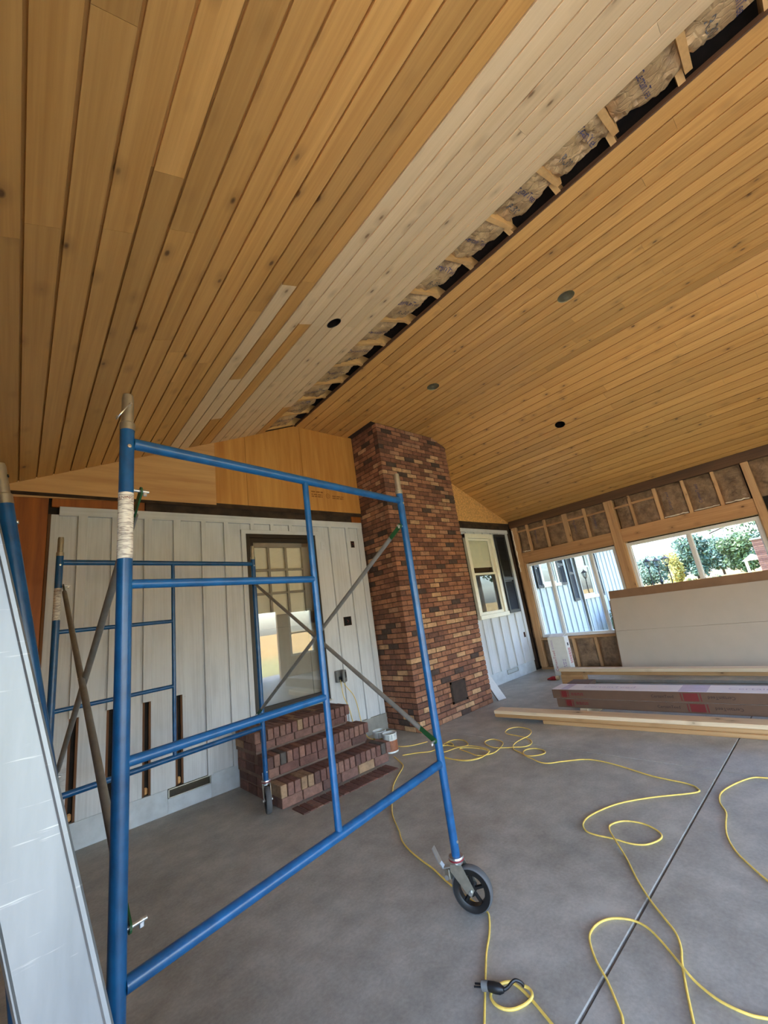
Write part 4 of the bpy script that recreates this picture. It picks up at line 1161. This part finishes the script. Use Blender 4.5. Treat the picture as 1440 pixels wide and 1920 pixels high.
# sheets leaning on the right wall
def sheet(name, y0, y1, Hh, xb, th, mats, label, cut=None):
    e = empty(name, (xb, (y0+y1)/2, 0), label, 'board sheet', 'sheets leaning on the right wall')
    M0 = Matrix.Translation((xb, 0, .004)) @ Matrix.Rotation(th, 4, 'Y')
    for k, (za, zb) in enumerate(cut or [(0, Hh)]):
        mb = MB(); mb.M = M0; mb.bbox((0,y0,za),(.0125,y1,zb),.0015); mb.build('panel', M[mats], e)
    return e
TH = math.atan(.215)
sheet('wall_sheet', -.1, 2.945, 1.22, 7.560, TH, 'drywall', 'white wall sheet at the front with a faint horizontal seam', [(0,.669),(.671,1.22)])
sheet('wall_sheet', -.2, 2.965, 1.19, 7.576, TH, 'kraft', 'brown backed sheet just behind the front white sheet', None)
sheet('wall_sheet', -.25, 2.955, 1.355, 7.592, TH, 'kraft', 'taller brown sheet whose top shows above the white sheet', None)
# white upright carton in the corner
e = empty('upright_carton', (7.42, 3.85, 0), 'white upright carton with red lettering in the room corner', 'carton')
a, b = (7.33,3.70,0), (7.49,4.02,.66)
MB().bbox(a, b, .004).build('box_body', M['whitebox'], e)
mb = MB(); mb.M = Matrix.Translation((7.33,3.70,.66)) @ Matrix.Rotation(math.radians(-14),4,'Y'); mb.bbox((0,.02,0),(.15,.30,.006),.001); mb.build('top_flap', M['whitebox'], e)
text_on('red_lettering', 'CertainTeed', .07, (lambda p_, q_: (7.3285, 3.955+q_, .25+p_)), M['pinkprint'], e)
for k, (yc, zc, w_, h_) in enumerate(((3.955,.53,.16,.04),(3.79,.20,.16,.07))):
    dashes('small_print', (lambda p_, q_, yc=yc, zc=zc: (7.3285, yc+q_, zc+p_)), w_, h_, 2, 'mauveprint', e, 11+k)
dashes('small_print', (lambda p_, q_: (7.42+q_, 3.6985, .33-p_)), .26, .09, 4, 'pinkprint', e, 14)
bx((7.395,3.698,.50),(7.435,3.7,.55)).build('black_mark', M['black'], e)
# glove
e = empty('work_glove', (6.95, 3.86, 0), 'red work glove with cream cuff lying on the floor', 'glove')
mb = MB(); gx = Vector((6.97,3.87,0)); gd = Vector((-.1,1,0)).normalized(); gs = Vector((1,.1,0)).normalized()
mb.tube([gx-gd*.05+Vector((0,0,.02)), gx-gd*.01+Vector((0,0,.026)), gx+gd*.04+Vector((0,0,.022))], [.030,.036,.032], 12)
for k in range(4):
    b0 = gx+gd*.035+gs*(-.036+.024*k)+Vector((0,0,.016)); mb.tube([b0, b0+gd*.035+Vector((0,0,.012)), b0+gd*(.062+.006*(k in (1,2)))+Vector((0,0,-.002))], [.013,.012,.009], 8)
b0 = gx+gs*.035+Vector((0,0,.016)); mb.tube([b0, b0+gs*.035+gd*.012, b0+gs*.05+gd*.04], [.013,.012,.009], 8)
mb.build('glove_hand', M['glove'], e, True)
MB().lathe([(.028,0),(.033,.0),(.036,.055),(.031,.055)], gx-gd*.045+Vector((0,0,.034)), -gd, 16, True).build('cuff', M['cuff'], e, True)
# weathered board leaning beside the chimney
e = empty('siding_offcut', (5.56, 3.99, 0), 'weathered white siding board leaning against the chimney side', 'board')
mb = MB(); bp = Vector((5.475,4.005,0)); tp = Vector((5.392, 4.60, 1.02)); wv = Vector((.155,-.03,0)); th_ = Vector((-.004,-.012,.006))
i = [mb.pt(q) for q in (bp, bp+wv, tp+wv*.9, tp, bp+th_, bp+wv+th_, tp+wv*.9+th_, tp+th_)]
mb.f += [[0,3,2,1],[4,5,6,7],[0,1,5,4],[1,2,6,5],[2,3,7,6],[3,0,4,7]]; mb.build('painted_face', M['siding'], e)
mb = MB(); o_ = -th_*1.4
i = [mb.pt(q+o_*.75) for q in (bp, bp+wv, tp+wv*.9, tp, bp+th_, bp+wv+th_, tp+wv*.9+th_, tp+th_)]
mb.f += [[0,3,2,1],[4,5,6,7],[0,1,5,4],[1,2,6,5],[2,3,7,6],[3,0,4,7]]; mb.build('bare_back', M['rot'], e)

# ------------------------------------------------------------------ paint cans
def paintcan(c, r, h, band, label):
    c = Vector(c); e = empty('paint_can', c, label, 'paint can', 'open paint cans by the steps')
    MB().lathe([(0,.0),(r,.0),(r,.006),(r*.985,.008),(r*.985,h-.012),(r*1.02,h-.008),(r*1.02,h),(r*.93,h),(r*.93,h-.035),(0,h-.035)], c, (0,0,1), 32).build('can_body', M['can'], e, True)
    MB().lathe([(r*.99,h*.08),(r*.993,h*.1),(r*.993,h*.62),(r*.99,h*.64)], c, (0,0,1), 32).build('label_band', M[band], e, True)
    MB().lathe([(0,h-.03),(r*.92,h-.03)], c, (0,0,1), 24).build('paint_surface', M['paint'], e)
    mb = MB(); mb.tube([c+Vector((r*1.02*math.cos(t_), r*1.02*math.sin(t_)-.01*math.sin((t_)*1), h*.72-.05*math.sin(t_-math.pi))) for t_ in [math.pi+math.pi*k/12 for k in range(13)]], .002, 6)
    mb.build('bail_handle', M['zinc'], e, True)
    for k in range(3):
        t_ = -2.4+.45*k; q = c+Vector((math.cos(t_),math.sin(t_),0))*r*1.0
        MB().tube([q+Vector((0,0,h-.01)), q+Vector((0,0,h*.55+.03*k))], [.006,.003], 6).build('paint_drip', M['paint'], e, True)
paintcan((3.205,3.905,0), .082, .19, 'canband', 'white paint can with brown drips nearest the brick steps')
paintcan((3.235,4.12,0), .080, .185, 'cangold', 'paint can with gold label farther back near the wall')

# ------------------------------------------------------------------ extension cords
def fp(pts, o, s, z=.0055, dz=0.0):
    out = []
    for i, (a, b) in enumerate(pts):
        p = px(o[0]+a/s, o[1]+b/s, z); out.append(Vector((p.x, p.y, z + dz*(i % 2))))
    return out
K = ((780,1340),5.143); Gc = ((860,1330),1/.4028); Fc = ((420,1280),2.6667); Q = ((860,1760),7.2)
CR = .0046
def cord(name, pts, label, n=5, r=CR):
    o = MB().tube(smoothpath(pts, n), r, 8).build(name, M['cord'], None, True, origin=pts[0])
    return tag(o, label, 'cord', 'yellow extension cords')
coil = fp([(-130,392),(0,370),(150,352),(262,300),(352,300),(358,285),(330,268),(290,272),(330,300),(440,310),(500,290),(495,272),(465,250),(400,240),(330,252),(262,290)], *K)
coil += fp([(230,330),(270,360),(400,318),(520,300),(640,318),(700,340),(705,362),(640,405),(500,438),(360,430),(285,420),(240,405)], *K, z=.0165)
coil += fp([(250,395),(330,425),(470,445),(600,425),(690,375),(690,345),(600,325),(480,318),(420,330),(500,360),(600,395)], *K, z=.0275)
coil += fp([(720,378),(780,348),(835,290),(825,258),(740,236),(668,258),(680,290),(760,318),(860,318),(930,315)], *K)
coil += fp([(1060,306),(1118,272),(1095,238)], *K) + fp([(1030,214),(960,200),(885,186),(862,165),(900,135),(990,120),(1085,138),(1112,165),(1085,203),(1025,232),(965,268)], *K, z=.0165)
coil += fp([(937,300),(945,335),(1000,362),(1060,392),(1120,398),(1190,388),(1243,370),(1235,345),(1160,326),(1080,332),(1036,355)], *K) + fp([(1050,392),(1120,425),(1200,460),(1290,468)], *K, z=.0165)
coil += fp([(480,243),(600,233),(720,255),(900,310),(1060,345),(1112,368),(1100,388),(900,410),(740,440),(620,490),(580,530),(592,565),(640,585),(720,602),(800,625),(870,630),(930,610),(945,585),(910,555),(850,530),(770,520),(712,535),(702,560)], *Gc)
coil += fp([(735,618)], *Gc, z=.0165)
coil += fp([(780,690),(830,790),(890,885),(960,975),(1010,1040),(1035,1110),(1040,1180),(1060,1300),(1095,1465),(1120,1580)], *Gc)
cord('extension_cord', coil, 'long yellow cord coiled beyond the scaffold then winding across the open floor')
c3 = fp([(770,1600),(764,1450),(745,1390),(690,1260),(640,1170),(610,1080),(618,1030),(660,990),(720,973),(800,980),(870,1010),(930,1065),(990,1135)], *Gc) + fp([(1043,1200)], *Gc, z=.0165) + fp([(1110,1275),(1220,1360),(1350,1420),(1440,1440),(1560,1462)], *Gc)
cord('extension_cord', c3, 'yellow cord making one hairpin bend across the floor joint')
cord('extension_cord', fp([(1580,322),(1440,320),(1370,318),(1290,345),(1225,385),(1215,430),(1245,480),(1243,530),(1250,590),(1290,660),(1360,730),(1440,800),(1540,880)], *Gc), 'short run of yellow cord at the right picture edge')
c1 = fp([(850,370),(885,400),(895,420),(870,465),(848,510),(843,545),(840,620),(845,670),(875,740),(890,790),(930,840),(990,890),(1045,930),(1120,1000),(1220,1075),(1310,1140),(1326,1180),(1326,1260),(1312,1350),(1308,1440)], *Fc) + fp([(1306,1520),(1304,1600),(1300,1760)], *Fc)
cord('extension_cord', c1, 'yellow cord running under the castor wheel toward the viewer')
c5 = fp([(1420,1340),(1240,1130),(1100,960),(985,825),(900,735),(800,645),(700,585),(570,610),(460,690),(432,770),(470,860),(560,930),(680,958),(800,935),(920,870)], *Q) 
c5 += fp([(988,790),(985,720),(940,665),(880,640)], *Q, z=.0165)
e5 = empty('plug_cord', px(860+500/7.2, 1760+800/7.2, 0), 'yellow cord end with a loop and black plug near the viewer', 'cord', 'yellow extension cords')
MB().tube(smoothpath(c5, 5), CR*1.15, 8).build('cord_jacket', M['cord'], e5, True)
MB().tube(smoothpath(fp([(880,640)], *Q, z=.0165)+fp([(840,590)], *Q, z=.03)+fp([(765,560)], *Q, z=.04)+fp([(710,600)], *Q, z=.035)+fp([(660,660)], *Q, z=.032)+fp([(610,690)], *Q, z=.030), 5), .0058, 8).build('pigtail', M['black'], e5, True)
P0 = fp([(610,690)], *Q, z=.030)[0]; P1 = fp([(400,640)], *Q, z=.028)[0]; P2 = fp([(215,625)], *Q, z=.022)[0]
MB().tube([P0, P0*.75+P1*.25, P0*.4+P1*.6, P1], [.009,.016,.017,.015], 12).build('plug_body', M['black'], e5, True)
MB().tube([P1, P1*.55+P2*.45], [.0155,.0165], 12).build('plug_collar', M['outlet'], e5, True)
for k in (-1, 1):
    d_ = (P2-P1).normalized(); s_ = Vector((-d_.y, d_.x, 0))*.007*k
    MB().tube([P1*.55+P2*.45+s_, P2+s_], .0035, 6).build('plug_prong', M['black'], e5, True)
# cords hanging from the outlet box
for k, (pts, lb) in enumerate((
    ([(3.09,WY-.068,.762),(3.095,WY-.07,.66),(3.12,WY-.06,.55),(3.20,WY-.03,.40),(3.22,WY-.06,.2),(3.20,WY-.14,.02),(3.16,4.30,.006),(3.10,4.16,.006),(3.07,4.0,.006),(3.075,3.86,.006)], 'pale cord hanging straighter from the outlet box by the steps'),
    ([(3.135,WY-.068,.762),(3.15,WY-.08,.68),(3.24,WY-.09,.56),(3.30,WY-.07,.42),(3.34,WY-.06,.22),(3.38,WY-.1,.03),(3.40,4.40,.006),(3.36,4.25,.006),(3.345,4.0,.006),(3.36,3.88,.006),(3.46,3.78,.006),(3.60,3.72,.006)], 'pale cord bowing outward from the outlet box to the floor'))):
    cord('extension_cord', pts, lb, 6)

# ------------------------------------------------------------------ outdoors
MB().box((-3,-5.4,-.2),(9,YB-.16,-.03)).box((-7,-5.4,-.2),(-.36,4.5,-.03)).build('bounce_slab', M['bounce_slab']); tag(bpy.data.objects['bounce_slab'], 'pale slab added outside, out of view, to bounce light into the room', None, None, 'structure')  # added pale slab, out of view, bouncing sunlight up to the ceiling
g = MB(); g.box((-400,-400,-.6),(400,400,-.2)); tag(g.build('ground', M['ground']), 'lawn and dry field around the house', None, None, 'structure')
rf = MB(); rf.prism([(3.95,2.92),(4.05,2.86),(11.0,5.2),(10.9,5.35)], 'x', 8.12, 16.5); rf.prism([(4.62,2.95),(11,5.2),(11,5.5),(4.7,3.2)], 'x', -12, 8.12)  # unseen roof slabs, added to shade the siding and stop the sun
rf.box((-12,4.9,-.2),(-.34,5.0,3.0))
tag(rf.build('roof', M['flash']), 'unseen house roof eaves added to shade the outdoor siding', None, None, 'structure')
def leaves(n, blobs, size, mat, name, parent, seed):
    r_ = random.Random(seed); mb = MB()
    for k in range(n):
        c, rad = r_.choice(blobs)
        v = Vector((r_.gauss(0,1), r_.gauss(0,1), r_.gauss(0,1))).normalized() * (r_.random()**.4)
        p = Vector((c[0]+v.x*rad[0], c[1]+v.y*rad[1], c[2]+v.z*rad[2]))
        a = Vector((r_.gauss(0,1), r_.gauss(0,1), r_.gauss(0,1))).normalized(); b = a.orthogonal().normalized(); s = size*r_.uniform(.6,1.3)
        mb.face([p-a*s, p-b*s*.55, p+a*s, p+b*s*.55])
    return mb.build(name, mat, parent)
def tree(x, y, h, w, mat, label, seed, n=5200, trunk=True, size=None):
    r_ = random.Random(seed); e = empty('tree', (x, y, -.2), label, 'tree', 'trees beyond the field')
    blobs = []
    for k in range(14):
        t_ = r_.uniform(0, 2*math.pi); q = r_.uniform(0,.6)*w
        blobs.append(((x+q*math.cos(t_), y+q*math.sin(t_), h*r_.uniform(.16,.80)), (w*.40, w*.40, h*.20)))
    leaves(n, blobs, size or h*.042, mat, 'crown', e, seed)
    MB().tube([(x,y,-.3),(x+.1,y,h*.4),(x,y+.2,h*.7)], [h*.03,h*.022,h*.01], 8).build('trunk', M['bark'], e, True)
S4 = 4.0
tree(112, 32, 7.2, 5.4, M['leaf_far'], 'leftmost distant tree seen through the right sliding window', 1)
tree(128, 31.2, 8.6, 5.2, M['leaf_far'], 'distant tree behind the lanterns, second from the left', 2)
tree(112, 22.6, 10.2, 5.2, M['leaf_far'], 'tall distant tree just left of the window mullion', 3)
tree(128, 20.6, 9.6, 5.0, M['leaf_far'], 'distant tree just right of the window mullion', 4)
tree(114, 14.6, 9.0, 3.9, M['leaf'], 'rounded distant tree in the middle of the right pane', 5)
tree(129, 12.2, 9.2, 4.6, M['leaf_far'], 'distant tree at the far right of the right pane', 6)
tree(66, 15.5, 4.6, 1.7, M['leaf_yel'], 'smaller yellowing tree right of the three lanterns', 7, 1800)
for k, (x, y, r_, lb) in enumerate(((17.6,4.55,.36,'flowering bush below the lanterns, left one'),(16.2,3.45,.34,'flowering bush below the lanterns, middle one'),(15.0,2.62,.32,'flowering bush near the window mullion, right one'))):
    e = empty('bush', (x,y,-.2), lb, 'bush', 'bushes outside the right window')
    leaves(1100, [((x,y,.75),(r_,r_,.55)),((x+.1,y+.1,.3),(r_,r_,.5))], .05, M['leaf_yel' if k == 1 else 'shrub'], 'foliage', e, 20+k)
    MB().tube([(x,y,-.25),(x,y,.6)], [.03,.015], 6).build('stem', M['bark'], e)
e = empty('shrub', (11.6, 4.15, -.2), 'leafy shrub against the outdoor siding under the larger window', 'shrub')
leaves(1500, [((11.35,4.2,.5),(.32,.25,.35)),((11.75,4.1,.62),(.35,.25,.45)),((12.1,4.1,.6),(.3,.25,.5))], .045, M['shrub'], 'foliage', e, 31)
for dx in (-.2,.1,.4): MB().tube([(11.6+dx*.3,4.15,-.25),(11.6+dx,4.15,.5)], [.02,.01], 6).build('stem', M['bark'], e)
# near branch hanging into the right pane
e = empty('maple_tree', (12.6, .2, -.2), 'nearby tree whose leafy branch hangs into the right pane top', 'tree')
MB().tube([(12.6,.2,-.3),(12.55,.25,1.8),(12.4,.35,3.2)], [.14,.12,.09], 10).build('trunk', M['bark'], e, True)
MB().tube(smoothpath([(12.4,.35,2.9),(12.2,.9,2.62),(12.0,1.4,2.42),(11.9,1.95,2.25)]), [.04]*7+[.03]*6+[.015]*6, 8).build('branch', M['bark'], e, True)
leaves(150, [((12.0,1.5,2.28),(.2,.6,.2)),((12.05,1.15,2.25),(.2,.25,.2))], .045, M['leaf'], 'leaves', e, 41)
# lamp post with three lanterns
e = empty('lamp_post', (14.0, 3.73, -.2), 'black garden lamp post with three lanterns outside the window', 'lamp post')
MB().lathe([(.09,0),(.09,.08),(.05,.14),(.035,.2),(.03,1.45),(.05,1.5),(.03,1.55),(0,1.62)], (14.0,3.73,-.2), (0,0,1), 16).build('post', M['black'], e, True)
for k, (y, zt) in enumerate(((3.955,2.05),(3.715,2.03),(3.475,2.05))):
    zb = zt-.31
    if k != 1: MB().tube(smoothpath([(14.0,3.73,1.18),(14.0,(3.73+y)/2,1.10),(14.0,y,1.25),(14.0,y,zb)]), .014, 8).build('arm', M['black'], e, True)
    else: MB().tube([(14,3.73,1.3),(14,y,zb)], .014, 8).build('arm', M['black'], e, True)
    mb = MB(); mb.lathe([(0,0),(.03,.0),(.05,.03),(.045,.035)], (14.0,y,zb), (0,0,1), 6)
    mb.lathe([(.10,.19),(.105,.2),(.03,.26),(.012,.275),(.014,.29),(0,.31)], (14.0,y,zb), (0,0,1), 6)
    for q in range(6):
        t_ = 2*math.pi*q/6; mb.tube([(14+.045*math.cos(t_), y+.045*math.sin(t_), zb+.03), (14+.095*math.cos(t_), y+.095*math.sin(t_), zb+.195)], .005, 5)
    ln_ = mb.build('lantern', M['black'], e)
    MB().lathe([(.04,.035),(.088,.19)], (14.0,y,zb), (0,0,1), 6).build('lantern_glass', M['glass'], ln_)
# brick gate pier and small pavilion in the distance
e = empty('brick_pier', (26, 2.55, -.2), 'pale brick pier outside at the right end of the window', 'pier')
for k in range(30):
    MB().bbox((25.8,2.37+.004*(k%2),-.2+k*.09),(26.2,2.78+.004*(k%2),-.118+k*.09),.01).build('brick_course', M['stepbrick'], e)
bx((25.82,2.39,-.2),(26.18,2.76,2.48)).build('pier_core', M['mortar_dust'], e)
MB().bbox((25.75,2.32,2.5),(26.25,2.83,2.58),.01).build('pier_cap', M['found_bare'], e)
e = empty('pavilion', (100, 10.9, -.2), 'tiny white pavilion far away at the edge of the trees', 'pavilion')
for y in (10.3, 12.5):
    for x in (99, 101): bx((x-.08,y-.08,-.3),(x+.08,y+.08,2.0)).build('post', M['vinyl'], e)
MB().prism([(9.9,2.0),(12.9,2.0),(11.4,3.1)], 'x', 98.6, 101.4).build('roof', M['vinyl'], e)
